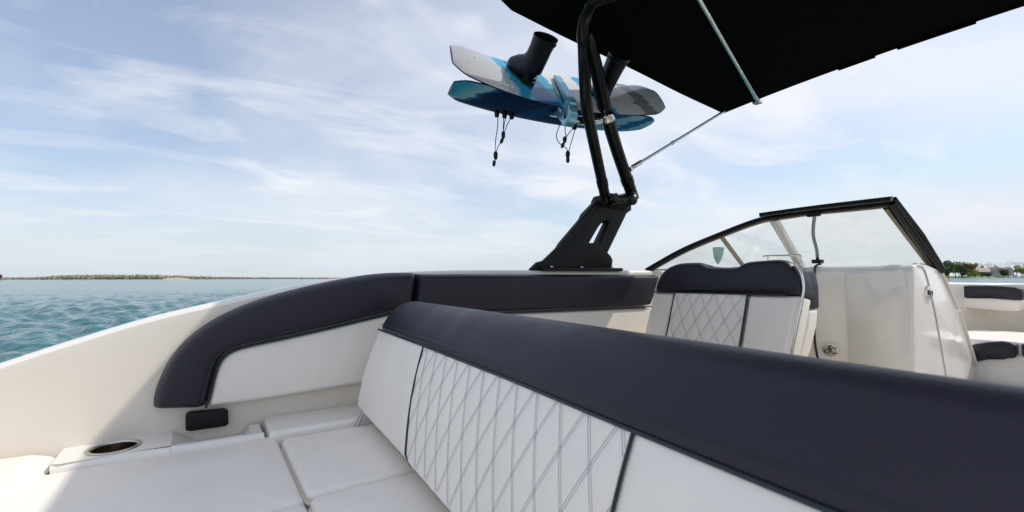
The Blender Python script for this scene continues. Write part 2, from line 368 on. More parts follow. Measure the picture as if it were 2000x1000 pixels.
# ================================================================== BOAT: hull, gunwale, coaming, sole, ledges, console, windshield
boat = thing('motorboat', 'white fibreglass motorboat hull with raked windshield and open cockpit', 'boat', (2.5,.72,0))
PC = .72
port = [(-1.50,1.45,-.55),(-1.46,1.95,-.54),(-1.25,2.20,-.50),(-.90,2.27,-.40)]
for px, py in ((0,708),(150,660),(300,616),(450,582),(560,559),(640,546.5),(720,537.5),(815,530)):
    q = atP(px,py,2.28); port.append((q.x, q.y, q.z-CAMZ))
port += [(1.35,2.28,.043),(2.0,2.28,.046),(2.8,2.25,.05),(3.6,2.16,.045),(4.4,2.00,.02),(5.2,1.74,-.02),(5.9,1.42,-.055),(6.35,1.08,-.065)]
loop = [Vector(p) for p in port] + [Vector((6.5,PC,-.068))] + [Vector((p[0],2*PC-p[1],p[2])) for p in reversed(port)]
path = spline(loop, 10, closed=True)
def normals(path):
    n = len(path); out = []
    for i in range(n):
        t = path[(i+1)%n]-path[i-1]; t.z = 0; t.normalize(); out.append(Vector((t.y,-t.x,0)))
    return out
NRM = normals(path)
def sweep(name, prof, mat, angle=40):
    V = []; n = len(path); m = len(prof)
    for p, nn in zip(path, NRM):
        for off, z, absol in prof:
            zz = z if absol else p.z+z
            q = p+nn*off; V.append(Vector((q.x,q.y,CAMZ+zz)))
    Fc = [(i*m+k, ((i+1)%n)*m+k, ((i+1)%n)*m+k+1, i*m+k+1) for i in range(n) for k in range(m-1)]
    return raw(name, V, Fc, mat, boat, angle)
sweep('hull', [(.022,-.115,0),(.03,-.30,0),(.10,-1.0,1),(.30,-1.55,1)], M['gelw'])
sweep('rub_rail', [(.022,-.115,0),(-.012,-.11,0),(-.018,-.095,0),(-.012,-.08,0),(0,-.075,0)], M['blackplas'])
sweep('gunwale', [(0,-.075,0),(0,-.02,0),(.006,-.007,0),(.02,0,0),(.068,0,0),(.083,-.004,0),(.091,-.010,0),(.095,-.018,0)], M['gelw'], 60)
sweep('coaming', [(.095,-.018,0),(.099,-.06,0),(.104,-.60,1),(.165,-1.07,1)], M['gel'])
sw = [Vector((p.x,p.y,0))+nn*.16 for p,nn in zip(path,NRM)]
raw('sole', [Vector((p.x,p.y,CAMZ-1.06)) for p in sw], [tuple(range(len(sw)))], M['sole'], boat)

# side ledge with the cup hole: ring bridged to a rectangle
CUP = Vector((-.262, 2.092, CAMZ-.584)); CR = .066
def ledge():
    zt = CAMZ-.584; fa, fb, fc = -.405, -.10, .185
    def pin(F): return 2.006-.09*(F+.34)            # inboard edge
    V = []; Fc = []
    seg = 48; ring = [CUP+Vector((math.cos(2*math.pi*k/seg)*CR, math.sin(2*math.pi*k/seg)*CR, 0)) for k in range(seg)]
    def rect(k):
        a = 2*math.pi*k/seg; c, s = math.cos(a), math.sin(a)
        hx = (fb-CUP.x) if c > 0 else (CUP.x-fa); hy = (2.18-CUP.y) if s > 0 else (CUP.y-pin(CUP.x))
        m = min(hx/abs(c) if abs(c) > 1e-6 else 9, hy/abs(s) if abs(s) > 1e-6 else 9)
        return Vector((CUP.x+c*m, CUP.y+s*m, zt))
    out = [rect(k) for k in range(seg)]
    bm = bmesh.new(); ri = [bm.verts.new(p) for p in ring]; ro = [bm.verts.new(p) for p in out]
    for k in range(seg): bm.faces.new((ri[k], ri[(k+1)%seg], ro[(k+1)%seg], ro[k]))
    # rolled inboard lip and face
    lip = []
    def strip(F0, F1, prof, n=10):
        rows = []
        for i in range(n+1):
            F = F0+(F1-F0)*i/n; rows.append([bm.verts.new(Vector((F, pin(F)+d, zt+z))) for d, z in prof])
        for i in range(n):
            for k in range(len(prof)-1): bm.faces.new((rows[i][k], rows[i+1][k], rows[i+1][k+1], rows[i][k+1]))
    strip(fa, fb, [(.004,0),(.0,-.0008),(-.006,-.005),(-.010,-.014),(-.011,-.05),(-.010,-.14)], 4)
    # scooped tray: raised lip, trough, back wall
    def tray(F0, F1, n=16):
        rows = []
        for i in range(n+1):
            F = F0+(F1-F0)*i/n; e = min(1, i/4); d = .055*min(e, 1); d *= 1 if i < n-2 else .3
            prof = [(-.010,-.14),(-.010,-.05),(-.008,-.012),(0,-.002),(.006,0),(.022,0),(.034,-d*.7),(.05,-d),(.12,-d),(.16,-d),(.20,-d*.9)]
            rows.append([bm.verts.new(Vector((F, min(pin(F)+a,2.17), zt+b))) for a, b in prof])
        for i in range(n):
            for k in range(10): bm.faces.new((rows[i][k], rows[i+1][k], rows[i+1][k+1], rows[i][k+1]))
        bm.faces.new(list(reversed(rows[-1]))+[bm.verts.new(Vector((F1,2.17,zt-.14)))])
    tray(fb, fc)
    ca = [Vector((fa,pin(fa)-.010,zt-.14)),Vector((fa,pin(fa)-.008,zt-.012)),Vector((fa,pin(fa)+.004,zt)),Vector((fa,2.18,zt)),Vector((fa,2.18,zt-.14))]
    bm.faces.new([bm.verts.new(p) for p in ca])
    bmesh.ops.remove_doubles(bm, verts=bm.verts, dist=.0008)
    return frombm('side_ledge', bm, M['gelw'], boat, 35)
ledge()
prism('side_ledge', [W(.20,1.94,-.578),W(.70,1.925,-.578),W(.70,2.17,-.578),W(.20,2.17,-.578)], (0,0,-.14), M['gelw'], boat, bev=.018, seg=4)
cup = thing('cup_holder', 'round stainless steel cup holder sunk in the white side ledge', 'cup holder', CUP)
V, Fc = lathe_vf(CUP, (0,0,1), [(CR-.003,-.006),(CR-.001,.003),(CR+.003,.0045),(CR+.008,.004),(CR+.011,.001)], 48)
raw('flange', V, Fc, M['satin'], cup, 60)
V, Fc = lathe_vf(CUP, (0,0,1), [(CR-.0045,-.10),(CR-.0035,-.003)], 48); raw('cup_wall', V, Fc, M['brownsteel'], cup, 60)
V, Fc = lathe_vf(CUP, (0,0,1), [(.002,-.098),(CR-.006,-.098),(CR-.004,-.09)], 48); raw('cup_floor', V, Fc, M['steel'], cup)

# black socket plate on the coaming
sp = [atP(px,py,2.128) for px,py in ((362,812),(368,807),(438,800),(446,803),(447,828),(441,833),(372,843),(362,841))]
plate = thing('socket_plate', 'black rectangular socket plate on the white coaming under the curved navy bolster', 'socket plate', sp[0])
prism('cover', sp, (0,.03,0), M['blackplas'], plate, bev=.004)
ins = [atP(px,py,2.126) for px,py in ((372,815),(434,806),(437,825),(374,836))]
prism('flap', ins, (0,.012,0), M['rubber'], plate, bev=.003)

# mouldings under the sun pad and seats
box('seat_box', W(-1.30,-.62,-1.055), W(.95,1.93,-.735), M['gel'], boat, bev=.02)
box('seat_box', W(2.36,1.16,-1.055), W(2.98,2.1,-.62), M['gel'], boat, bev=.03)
box('seat_box', W(5.02,.30,-1.055), W(6.02,1.18,-.585), M['gelw'], boat, bev=.02)

# console
FC = 3.62; PCN = .985
console = thing('console', 'glossy white port console with round emblem and latched door beside the walkway', 'console', W(FC,1.3,-1.05))
top_in = [atP(px,py,PCN) for px,py in ((1812,519),(1830,527),(1841,531),(1873,602),(1889,650),(1921,741))]
outl = [W(FC,PCN,-1.05), W(FC,PCN,.035), W(FC+.02,PCN,.072), W(FC+.09,PCN,.078)] + top_in + [W(top_in[-1].x+.28,PCN,-1.05)]
prism('body', outl, (0,1.10,0), M['gelw'], console, bev=.028, seg=5)
pl = [atF(px,py,FC-.012) for px,py in ((1650,532),(1762,527),(1769,560),(1774,640),(1782,760),(1660,745),(1655,640))]
prism('front_panel', pl, (.03,0,0), M['gelw'], console, bev=.010, seg=4)  # left edge follows a change of reflection, shaped here as raised relief
tl = [atF(px,py,FC-.004) for px,py in ((1604,515),(1594,519),(1591,530),(1590,600),(1591,660),(1595,690),(1602,720))]
tube('edge_trim', spline(tl,4), .0075, M['pipe'], console, 8)
sm = [atP(px,py,PCN-.002) for px,py in ((1793,519),(1802,522),(1808,534),(1815,560),(1826,610),(1836,665),(1848,735))]
door_l = atP(1846,528,PCN); 
tube('door_seam', spline(sm,4), .004, M['alu'], console, 8)
lt = [atP(px,py,PCN-.012) for px,py in ((1813,558),(1819,560),(1823,571),(1822,583),(1817,586),(1812,578),(1810,567))]
prism('latch', lt, (0,.02,0), M['steel'], console, bev=.003)
lk = [atP(px,py,PCN-.016) for px,py in ((1814,566),(1819,568),(1819,577),(1814,575))]
prism('latch_lever', lk, (0,.01,0), M['black'], console, bev=.002)
ed = [atP(px,py,PCN-.004) for px,py in ((1841,533),(1857,567),(1873,603))]
tube('edge_trim', ed, .007, M['cream'], console, 8)
tube('edge_trim', [atP(px,py,PCN-.004) for px,py in ((1875,606),(1889,651),(1912,725),(1920,741))], .007, M['cream'], console, 8)
# emblem: oval badge with raised letters
ec = atF(1622,684,FC-.014); er = .052
def oval(h, k, n=36): return [ec+Vector((h, math.cos(2*math.pi*i/n)*er*k, math.sin(2*math.pi*i/n)*er*.86*k)) for i in range(n)]
emblem = prism('emblem', oval(-.004,1), (.02,0,0), M['steel'], console, bev=.003)
prism('emblem_field', oval(-.0075,.84), (.006,0,0), M['alu'], emblem, bev=.001)
def letter(ch, dy, dz, size, mat, par):
    cu = bpy.data.curves.new('t','FONT'); cu.body = ch; cu.size = size; cu.extrude = .0015; cu.align_x = 'CENTER'; cu.align_y = 'CENTER'
    ob = bpy.data.objects.new('t', cu); COL.objects.link(ob); dg = bpy.context.evaluated_depsgraph_get(); me = bpy.data.meshes.new_from_object(ob.evaluated_get(dg))
    bpy.data.objects.remove(ob)
    mat4 = Matrix(((0,0,-1,0),(-1,0,0,0),(0,1,0,0),(0,0,0,1)))
    me.transform(mat4); me.transform(Matrix.Translation(ec+Vector((-.009,dy,dz))))
    return finish('letter', me, mat, par, 30)
letter('c', .026, -.004, .050, M['black'], emblem); letter('f', .004, .002, .085, M['black'], emblem); letter('C', -.022, -.002, .062, M['black'], emblem)

# windshield
wind = thing('windshield', 'raked wraparound windshield with black frame on the port console', 'windshield', W(3.4,1.9,.05))
T = [W(2.62,2.20,.045)] + [atF(px,py,F) for px,py,F in ((1330,491,2.85),(1400,461,3.10),(1480,431,3.34),(1540,420,3.44),(1590,412.5,3.49),(1665,405,3.50),(1740,396,3.47))]
Bp = [W(2.66,2.20,.048),W(3.23,2.195,.052),W(3.67,2.10,.055),W(4.06,1.925,.06),W(4.20,1.785,.065),W(4.28,1.60,.065),W(4.28,1.30,.06),atP(1836,529,PCN+.01)]
Ts = spline(T, 10); Bs = spline(Bp, 10)
def band(i0, i1, e=0.0):
    V = []; Fc = []; n = i1-i0+1
    nr = []
    for i in range(i0,i1+1):
        d = (Ts[min(i+1,len(Ts)-1)]-Ts[max(i-1,0)]).cross(Bs[i]-Ts[i]).normalized()*.0025; nr.append(d)
    for s in (1,-1):
        for i in range(i0,i1+1): V += [Ts[i]+nr[i-i0]*s, Bs[i]+nr[i-i0]*s]
    m = 2*n
    for s in range(2):
        for k in range(n-1): a = s*m+2*k; Fc.append((a,a+1,a+3,a+2))
    for k in range(n-1): Fc += [(2*k,2*k+2,m+2*k+2,m+2*k),(2*k+1,2*k+3,m+2*k+3,m+2*k+1)]
    Fc += [(0,1,m+1,m),(2*n-2,2*n-1,m+2*n-1,m+2*n-2)]
    return V, Fc
for i0, i1 in ((3,21),(21,35),(35,69)):
    V, Fc = band(i0,i1); raw('pane', V, Fc, M['glass'], wind, 30)
fr = tube('top_frame', Ts, .020, M['black'], wind, 12)
tube('inner_trim', [p+(q-p).normalized()*.030+Vector((-.012,-.006,0)) for p,q in zip(Ts[2:],Bs[2:])], .017, M['bronze'], wind, 10, flat=.8)
vis = [atF(px,py,F) for px,py,F in ((1483,420,3.30),(1540,412,3.37),(1610,403,3.40),(1680,395,3.41),(1742,388,3.40))]
tube('visor_bar', spline(vis,6), .019, M['black'], wind, 12, flat=.8)
TE, BE = T[-1], Bp[-1]
tube('end_frame', [TE+Vector((0,0,.004)),TE.lerp(BE,.5),BE], .026, M['black'], wind, 12)
tube('end_frame', [TE+Vector((-.01,-.02,.022)),TE.lerp(BE,.5)+Vector((.0,-.028,.022)),BE+Vector((.0,-.02,.004))], .013, M['black'], wind, 10)
tube('inner_trim', [TE.lerp(BE,.03)+Vector((-.012,.030,-.016)),TE.lerp(BE,.98)+Vector((-.012,.030,-.004))], .014, M['bronze'], wind, 8)
tube('mullion', [Ts[21]+Vector((0,0,-.01)),Bs[21]], .016, M['bronze'], wind, 8)
tube('corner_post', [Ts[35]+Vector((0,0,-.02)),Bs[35]], .034, M['alu'], wind, 10, flat=.35)
tube('base_gasket', Bs[1:], .010, M['rubber'], wind, 8)
rt = atF(1591,421,3.47); rb = atF(1597,509,3.66)
tube('support_rod', spline([rt, rt.lerp(rb,.4)+Vector((-.012,.012,0)), rt.lerp(rb,.75)+Vector((-.004,.0,0)), rb],6), .0110, M['darkchrome'], wind, 10)
box('rod_foot', rb+Vector((-.03,-.03,-.02)), rb+Vector((.03,.03,.008)), M['blackplas'], wind, bev=.006)
box('rod_clamp', rt+Vector((-.02,-.03,-.006)), rt+Vector((.025,.045,.02)), M['blackplas'], wind, bev=.005)
# shield sticker on the side pane
def onpane(px, py, i=14):
    d = (Ts[i+2]-Ts[i-2]).cross(Bs[i]-Ts[i]).normalized(); return on_plane(px,py,Ts[i],d), d
sh = []
for px, py in ((1391,483),(1397,482),(1405,481.5),(1414,483),(1412.5,494),(1409,505),(1404,514),(1401,516),(1397,511),(1393.5,501)):
    q, d = onpane(px,py); sh.append(q+(d if d.dot(CAM-q) > 0 else -d)*.004)
_, d = onpane(1400,500); d = d if d.dot(CAM-sh[0]) > 0 else -d
stk = thing('shield_sticker', 'pale teal shield sticker on the windshield side pane', 'sticker', sh[0])
prism('film', sh, -d*.0015, M['teal'], stk)
# grab rail on the dash
gr = thing('grab_rail', 'thin stainless grab rail on top of the dash behind the companion seat', 'rail', atF(1564,515,3.3))
g1 = [atF(px,py,3.3) for px,py in ((1490,501),(1500,499.5),(1535,499),(1558,498),(1563.5,500),(1565,506),(1565,522))]
tube('bar', spline(g1,5), .006, M['steel'], gr, 8)
tube('post', [g1[1], g1[1]+Vector((0,0,-.09))], .006, M['steel'], gr, 8)
prism('dash', [W(3.16,1.60,.045),W(3.16,2.12,.045),W(3.66,2.12,.06),W(3.66,1.56,.06)], (0,0,-.35), M['gelw'], boat, bev=.02)

# ================================================================== CUSHIONS
sun1 = 'cream white vinyl sun pad cushion '
def cush(lo, hi, label, group='white sun pad cushions on the aft deck', mat='white', **k):
    lo, hi = Vector(lo), Vector(hi); c = Vector(((lo.x+hi.x)/2,(lo.y+hi.y)/2,lo.z))
    t = thing('seat_cushion', label, 'cushion', c, group); cushion('pad', lo, hi, M[mat], t, **k)
    # welt seam round the lower edge of the top
    pts = []; r = .028; ins = .001
    for (cx, cy, a0) in ((hi.x-r,hi.y-r,0),(lo.x+r,hi.y-r,90),(lo.x+r,lo.y+r,180),(hi.x-r,lo.y+r,270)):
        for k2 in range(5): a = math.radians(a0+k2*22.5); pts.append(Vector((cx+math.cos(a)*(r+ins),cy+math.sin(a)*(r+ins),hi.z-.032)))
    pts.append(pts[0]); tube('welt', pts, .004, M[mat], t, 6)
    return t
cush(W(-1.28,1.352,-.735), W(.226,1.990,-.603), 'large white sun pad cushion beside the cup holder, half in sun')
cush(W(-1.28,-.60,-.735), W(.226,1.346,-.603), 'white sun pad cushion cut off by the bottom left edge of the photo')
cush(W(.236,1.376,-.735), W(.70,1.918,-.600), 'small square white seat cushion under the port end of the quilted backrest')
cush(W(.236,-.60,-.735), W(.70,1.368,-.602), 'white seat cushion running along the foot of the quilted backrest')
t = thing('side_roll', 'rounded white vinyl roll along the coaming left of the cup holder', 'cushion', W(-.85,2.05,-.72))
V, Fc = grid_vf(lambda a,b: W(-1.30+a*.885, 2.06-.105*math.cos(math.pi*b)*(1-.0*a), -.615+(.050+.004*math.sin(a*19))*max(math.sin(math.pi*b),0)**.6*min(1,(1-a)*14)**.5*min(1,a*14)**.5), 60, 16)
raw('roll', V, Fc, M['cream'], t, 60)

# curved bolster on the port coaming (pad 1), the white lounge side panel under it, pad 2, cockpit side
PB = 2.165
pad = thing('bolster', 'navy vinyl bolster curving down its aft end along the port coaming', 'cushion', atP(560,620,PB), 'navy bolsters along the port gunwale')
PF = PB-.075                                   # front of the padding
def shift(p, dy): return p+Vector((0,dy,0))
def edge(pts, P): return [atP(px,py,P) for px,py in pts]
o1 = [(300,805),(296,797),(299,775),(308,748),(328,708),(362,667),(410,631),(470,601),(540,576.5),(620,556),(700,540),(760,533),(806,532),(818,533)]
i1 = [(396,799),(402,795),(409,768),(420,726),(431,702),(449,686),(480,675),(560,658),(640,640),(720,621),(780,607),(808,600)]
puff('pad', [shift(p,.075) for p in edge(o1,PF)], [shift(p,.075) for p in edge(i1,PF)], (0,-1,0), .078, M['navy'], pad, r=.034, crown=.008, na=150, nb=34)
wl = edge(((402,797),(410,768),(421,727),(432,703),(450,688),(481,677),(560,660),(640,642),(720,623),(806,602)), PF+.028)
tube('piping', spline(wl,5), .0045, M['pipe'], pad, 8)
st = edge(((391,789),(400,763),(411,720),(424,695),(443,678),(478,667),(560,650),(640,632),(720,613),(798,595)), PF-.0035)
tube('stitching', spline(st,5), .0011, M['pipe'], pad, 5)
side = thing('lounge_side_panel', 'white padded vinyl panel below the curved navy bolster', 'cushion', atP(560,740,PB))
lt_ = [(405,794),(411,770),(421,728),(432,703),(450,687),(481,676),(560,659),(640,641),(720,622),(850,594)]
lb_ = [(408,797),(440,793),(480,788),(540,779),(600,769),(700,752),(850,727)]
PS = PB-.05
puff('panel', [shift(p,.05) for p in edge(lt_,PS)], [shift(p,.05) for p in edge(lb_,PS)], (0,-1,0), .046, M['white'], side, r=.022, crown=.010, na=90, nb=30)
pad2 = thing('bolster', 'straight navy vinyl bolster along the gunwale below the tower foot', 'cushion', atP(1050,570,PB), 'navy bolsters along the port gunwale')
puff('pad', [shift(p,.06) for p in edge([(818,535),(1000,535.5),(1150,536),(1290,537)],2.105)], [shift(p,.06) for p in edge([(806,616),(1000,608),(1150,602),(1272,597)],2.105)], (0,-1,0), .066, M['navy'], pad2, r=.022, crown=.005, na=80, nb=30)
tube('piping', edge(((812,618),(1000,610),(1150,604),(1272,599)),2.118), .005, M['pipe'], pad2, 8)
sidp = thing('cockpit_side_panel', 'cream vinyl cockpit side panel below the straight navy bolster', 'cushion', W(1.6,2.13,-.8))
puff('panel', edge(((815,619),(1000,611),(1150,605),(1300,598)),2.15), edge(((815,830),(1000,860),(1150,825),(1300,790)),2.15), (0,-1,0), .03, M['cream'], sidp, r=.02, crown=.01, na=60, nb=24)

# ---- the long quilted backrest across the boat
def interp(x, xs, ys): return float(np.interp(x, xs, ys))
def Fs(P): return interp(P, [-.7,.17,.46,.85,1.4,1.95], [.455,.497,.522,.560,.598,.628])
ZS, ZB = -.213, -.526
PE = 1.945
def face(P, t):                         # t: 0 at the seam under the navy roll, 1 at the bottom edge
    F = Fs(P)-.098*t; z = ZS+(ZB-ZS)*t
    bow_ = .012*math.sin(math.pi*min(max(t,0),1)); return W(F-bow_*.95, P, z+bow_*.3)
rest = thing('lounge_bench', 'long diamond quilted white backrest with thick navy top roll across the cockpit', 'bench', W(.6,.7,-.55))
NV = Vector((-.95,0,.30)).normalized()
def leftP(t): return 1.392-.105*t
RP = .452
def panel_fn(Pa, Pb, lift, bulge, endround=False):
    def fn(a, b):
        # b runs 0..1 down the face, then curls under
        t = min(b/.88, 1); P0 = Pa(t); P1 = Pb(t); P = P0+(P1-P0)*a
        q = face(P, t)
        ex = min(a, 1-a)*abs(P1-P0); ey = min(t, 1-t+1e-6)*.33
        rr = .016; e = min(ex if not endround or a > .5 else ex, ey)
        h = lift+bulge*min(1, e/.05)**.5
        if b > .88:
            c = (b-.88)/.12*math.pi/2; q = face(P,1)+Vector((.045*(1-math.cos(c)),0,-.030*math.sin(c))); h = lift*(1-c/1.6)
        return q+NV*h
    return fn
def quiltpat(A, B, wa=.080, hb=.168):
    c1 = A/wa+B/hb; c2 = A/wa-B/hb
    d1 = abs(c1-round(c1)); d2 = abs(c2-round(c2)); return min(d1,d2)
qf0 = panel_fn(lambda t: RP, leftP, .006, 0)
def qf(a, b):
    t = min(b/.88,1); P = RP+(leftP(t)-RP)*a; d = quiltpat(P, t*.327)
    return qf0(a,b)+NV*(.0040*(1-math.exp(-d/.24)))*(1 if b < .9 else .2)
V, Fc = grid_vf(qf, 330, 110); raw('quilted_panel', V, Fc, M['white'], rest, None)
V, Fc = grid_vf(panel_fn(leftP, lambda t: PE+.0*t, .004, .008), 40, 40); raw('plain_panel', V, Fc, M['white'], rest, None)
V, Fc = grid_vf(panel_fn(lambda t: -.62, lambda t: RP, .004, .008), 60, 40); raw('plain_panel', V, Fc, M['white'], rest, None)
# rounded port end of the white face
V, Fc = grid_vf(lambda a,b: face(PE, b)+NV*.004+Vector((.10*math.sin(a*math.pi/2)+.0, .022*math.sin(a*math.pi), -.0)), 12, 20); raw('end_panel', V, Fc, M['white'], rest, 60)
tube('piping', [face(leftP(t),t)+NV*.010 for t in np.linspace(0,.97,24)]+[face(leftP(1)-.012,1.0)+NV*.006, face(leftP(1)-.035,1.03)], .0030, M['pipe'], rest, 8)
tube('piping', [face(RP,t)+NV*.009 for t in np.linspace(0,1,24)], .0027, M['pipe'], rest, 8)
# double rows of stitching along the diamonds
def stitch(surf_pt, lines, wdt, lift, n=28):
    parts = []
    for fn_line in lines:
        for s in (-1, 1):
            pts = []
            for k in range(n+1):
                r = fn_line(k/n, s)
                if r is not None: pts.append(surf_pt(*r)+NVc*lift)
            if len(pts) > 2: parts.append(tube_vf(pts, wdt, 4, True))
    return multi(parts)
NVc = NV
lines = []
for sgn in (1,-1):
    for m in range(-6, 26):
        def fl(k, s, m=m, sgn=sgn):
            t = k*.985+.008; B = t*.327; P = (m - sgn*B/.168)*.080 + s*.0030
            if P < RP+.006 or P > leftP(t)-.006: return None
            return P, t
        lines.append(fl)
def spt(P, t): return qf((P-RP)/(leftP(t)-RP), t*.88)
V, Fc = stitch(spt, lines, .0006, .0002); raw('stitching', V, Fc, M['thread'], rest, None)
# navy roll
prof = [(.000,-.006),(-.012,-.004),(-.016,.006),(-.010,.022),(.012,.055),(.036,.082),(.062,.100),(.092,.111),(.122,.113),(.150,.105),(.172,.088),(.185,.062),(.188,.02),(.186,-.10),(.184,-.31)]
profs = spline([Vector((a,0,b)) for a,b in prof], 3)
def capfn(a, b):
    P = -.64+(PE+.012+.64)*a; i = b*(len(profs)-1); i0 = min(int(i),len(profs)-2); q = profs[i0].lerp(profs[i0+1], i-i0)
    k = 1.0; e = (PE+.012-P)/.11
    if e < 1: k = math.sqrt(max(0,1-(1-e)**2))*.45+.55
    cx, cz = .09, .0
    return W(Fs(min(P,PE))+cx+(q.x-cx)*(k if e < 1 else 1), P, ZS+q.z*(k if q.z > 0 else 1))
def capgrid():
    na = 120; sa = [1-(1-i/na)**1.6 for i in range(na+1)]; nb = 70
    V = [capfn(x, j/nb) for x in sa for j in range(nb+1)]
    Fc = [(i*(nb+1)+j,(i+1)*(nb+1)+j,(i+1)*(nb+1)+j+1,i*(nb+1)+j+1) for i in range(na) for j in range(nb)]
    Fc.append(tuple(na*(nb+1)+j for j in range(nb+1)))
    return V, Fc
V, Fc = capgrid(); raw('top_roll', V, Fc, M['navy'], rest, 60)
tube('piping', [W(Fs(P)-.013,P,ZS-.006) for P in np.linspace(-.64,PE+.004,60)], .0040, M['pipe'], rest, 8)
tube('stitching', [W(Fs(P)-.0125,P,ZS+.0195) for P in np.linspace(-.64,PE-.03,60)], .0011, M['pipe'], rest, 5)
box('frame_core', W(.66,-.60,-.54), W(.76,PE-.06,-.15), M['gel'], rest, bev=.01)
for P in (1.90, 1.86):
    tube('hinge_arm', [W(.50+(1.9-P)*1.6,P,-.615),W(.575+(1.9-P)*1.2,P,-.47)], .013, M['alu'], rest, 8, flat=.5)

# ---- companion seat ahead of the tower
SF = 2.40; SNV = Vector((-1,0,.16)).normalized(); SP0 = W(SF,1.6,-.3)
def sp_(px, py, d=0.0): return on_plane(px,py,SP0-SNV*(-d),SNV)
seat = thing('companion_seat', 'high backed companion seat with navy head roll and quilted white centre panel', 'seat', W(2.6,1.6,-.62))
def sps(pts, d=0.0): return [sp_(px,py,d) for px,py in pts]
ht = [(1277,568),(1283,546),(1292,530),(1305,519),(1326,512),(1356,510.5),(1367,512),(1374,517),(1384,519.5),(1410,520),(1436,519.5),(1446,515),(1458,509),(1490,506),(1520,504.5),(1540,510),(1553,524),(1561,545),(1564,571)]
hb = [(1280,570),(1370,571.5),(1460,574),(1536,575.5),(1562,574)]
puff('head_roll', [p-SNV*.05 for p in sps(ht,.012)], [p-SNV*.05 for p in sps(hb,.012)], SNV, .052, M['navy'], seat, r=.03, crown=.006, na=120, nb=24, sp=3)
prism('head_back', [p-SNV*.05 for p in sps(ht)]+[p-SNV*.05 for p in reversed(sps(hb))], -SNV*.09, M['navy'], seat, bev=.01)
puff('side_panel', [p-SNV*.04 for p in sps([(1277,569),(1290,570),(1319,571)])], [p-SNV*.04 for p in sps([(1240,720),(1265,720),(1290,720)])], SNV, .042, M['white'], seat, r=.02, crown=.006, na=30, nb=40)
puff('side_panel', [p-SNV*.04 for p in sps([(1461,575),(1510,576),(1562,577)])], [p-SNV*.04 for p in sps([(1440,712),(1490,714),(1534,715)])], SNV, .042, M['white'], seat, r=.022, crown=.008, na=40, nb=40)
prism('back_shell', [p-SNV*.04 for p in sps([(1277,569),(1562,577),(1534,715),(1240,720)])], -SNV*.08, M['white'], seat, bev=.02)
q00, q10, q01, q11 = sp_(1319,571), sp_(1461,575), sp_(1290,720), sp_(1440,712)
def sq0(a, b): return q00.lerp(q10,a).lerp(q01.lerp(q11,a), b)
qw = (q10-q00).length; qh = (q01-q00).length
def sq(a, b): return sq0(a,b)+SNV*(.002+.0045*(1-math.exp(-quiltpat(a*qw, b*qh, .088, .18)/.16)))
V, Fc = grid_vf(sq, 90, 90); raw('quilted_panel', V, Fc, M['white'], seat, None)
lines = []; NVc = SNV
for sgn in (1,-1):
    for m in range(-14, 20):
        def fl(k, s, m=m, sgn=sgn):
            b = k; a = ((m-sgn*b*qh/.18)*.088+s*.0038)/qw
            return (a,b) if .01 < a < .99 else None
        lines.append(fl)
V, Fc = stitch(sq, lines, .0008, .0003); raw('stitching', V, Fc, M['thread'], seat, None)
for a in (0,1): tube('piping', [sq0(a,b)+SNV*.006 for b in np.linspace(0,1,12)], .0045, M['pipe'], seat, 8)
tube('piping', [sp_(px,py,.012) for px,py in ((1277,570),(1370,572),(1460,574.5),(1536,576))], .005, M['pipe'], seat, 8)
rl = [sp_(px,py,-.01) for px,py in ((1553,515),(1564,532),(1569,560),(1566,590),(1556,640),(1546,690),(1540,720))]
tube('side_rail', spline(rl,6), .007, M['steel'], seat, 10)
box('seat_cushion', W(2.56,1.17,-.62), W(3.02,2.06,-.50), M['white'], seat, bev=.03)
# forward-facing backrest behind it
fb = thing('passenger_seat', 'navy and white seat back showing past the right edge of the companion seat', 'seat', W(2.66,1.5,-.6))
fpl = lambda px,py: atF(px,py,2.62)
prism('head_roll', [fpl(px,py) for px,py in ((1480,530),(1500,522),(1560,522),(1574,530),(1581,560),(1582,606),(1560,596),(1480,580))], (.10,0,0), M['navy'], fb, bev=.016, seg=4, angle=60)
prism('panel', [fpl(px,py) for px,py in ((1480,582),(1560,598),(1581,607),(1578,640),(1566,690),(1555,715),(1480,700))], (.09,0,0), M['white'], fb, bev=.014, seg=4, angle=60)

# ---- bow lounge seen through the walkway
def bowpad(name, label, polyN, Fp, th, polyW=None):
    t = thing(name, label, 'cushion', atF(*polyN[0],Fp))
    prism('head_roll', [atF(px,py,Fp) for px,py in polyN], (th,0,0), M['navy'], t, bev=.02, seg=4, angle=60)
    if polyW: prism('panel', [atF(px,py,Fp+.006) for px,py in polyW], (th*.8,0,0), M['cream'], t, bev=.012, seg=4, angle=60)
    return t
bowpad('bow_lounge', 'bow lounge backrest with navy top and cream lower panel beyond the walkway', [(1874,564),(1878,559.5),(1890,558),(1940,558.5),(1982,561),(1993,564),(1996,570),(1995,586),(1985,584),(1940,582),(1880,581),(1874,580)], 5.98, .22, [(1877,582),(1940,583),(1984,585),(1994,587),(1992,608),(1980,608),(1930,605),(1879,601)])
bs = thing('bow_seat_cushion', 'sunlit white bow seat cushion beyond the walkway', 'cushion', W(5.5,.8,-.59))
cushion('pad', W(5.05,.32,-.585), W(5.96,1.20,-.492), M['white'], bs)
bp2 = thing('bow_bolster', 'dark navy padded front of the bow seat low beyond the walkway', 'cushion', atF(1940,690,4.98))
prism('pad', [atF(px,py,4.98) for px,py in ((1896,674),(1930,669),(1955,667),(1975,670),(1985,675),(1986,692),(1981,700),(1960,699),(1930,702),(1906,707))], (.07,0,0), M['navy'], bp2, bev=.012, seg=4, angle=60)
bp3 = thing('bow_bolster', 'navy bow seat pad cut off by the right edge of the photo', 'cushion', atF(2020,690,4.9))
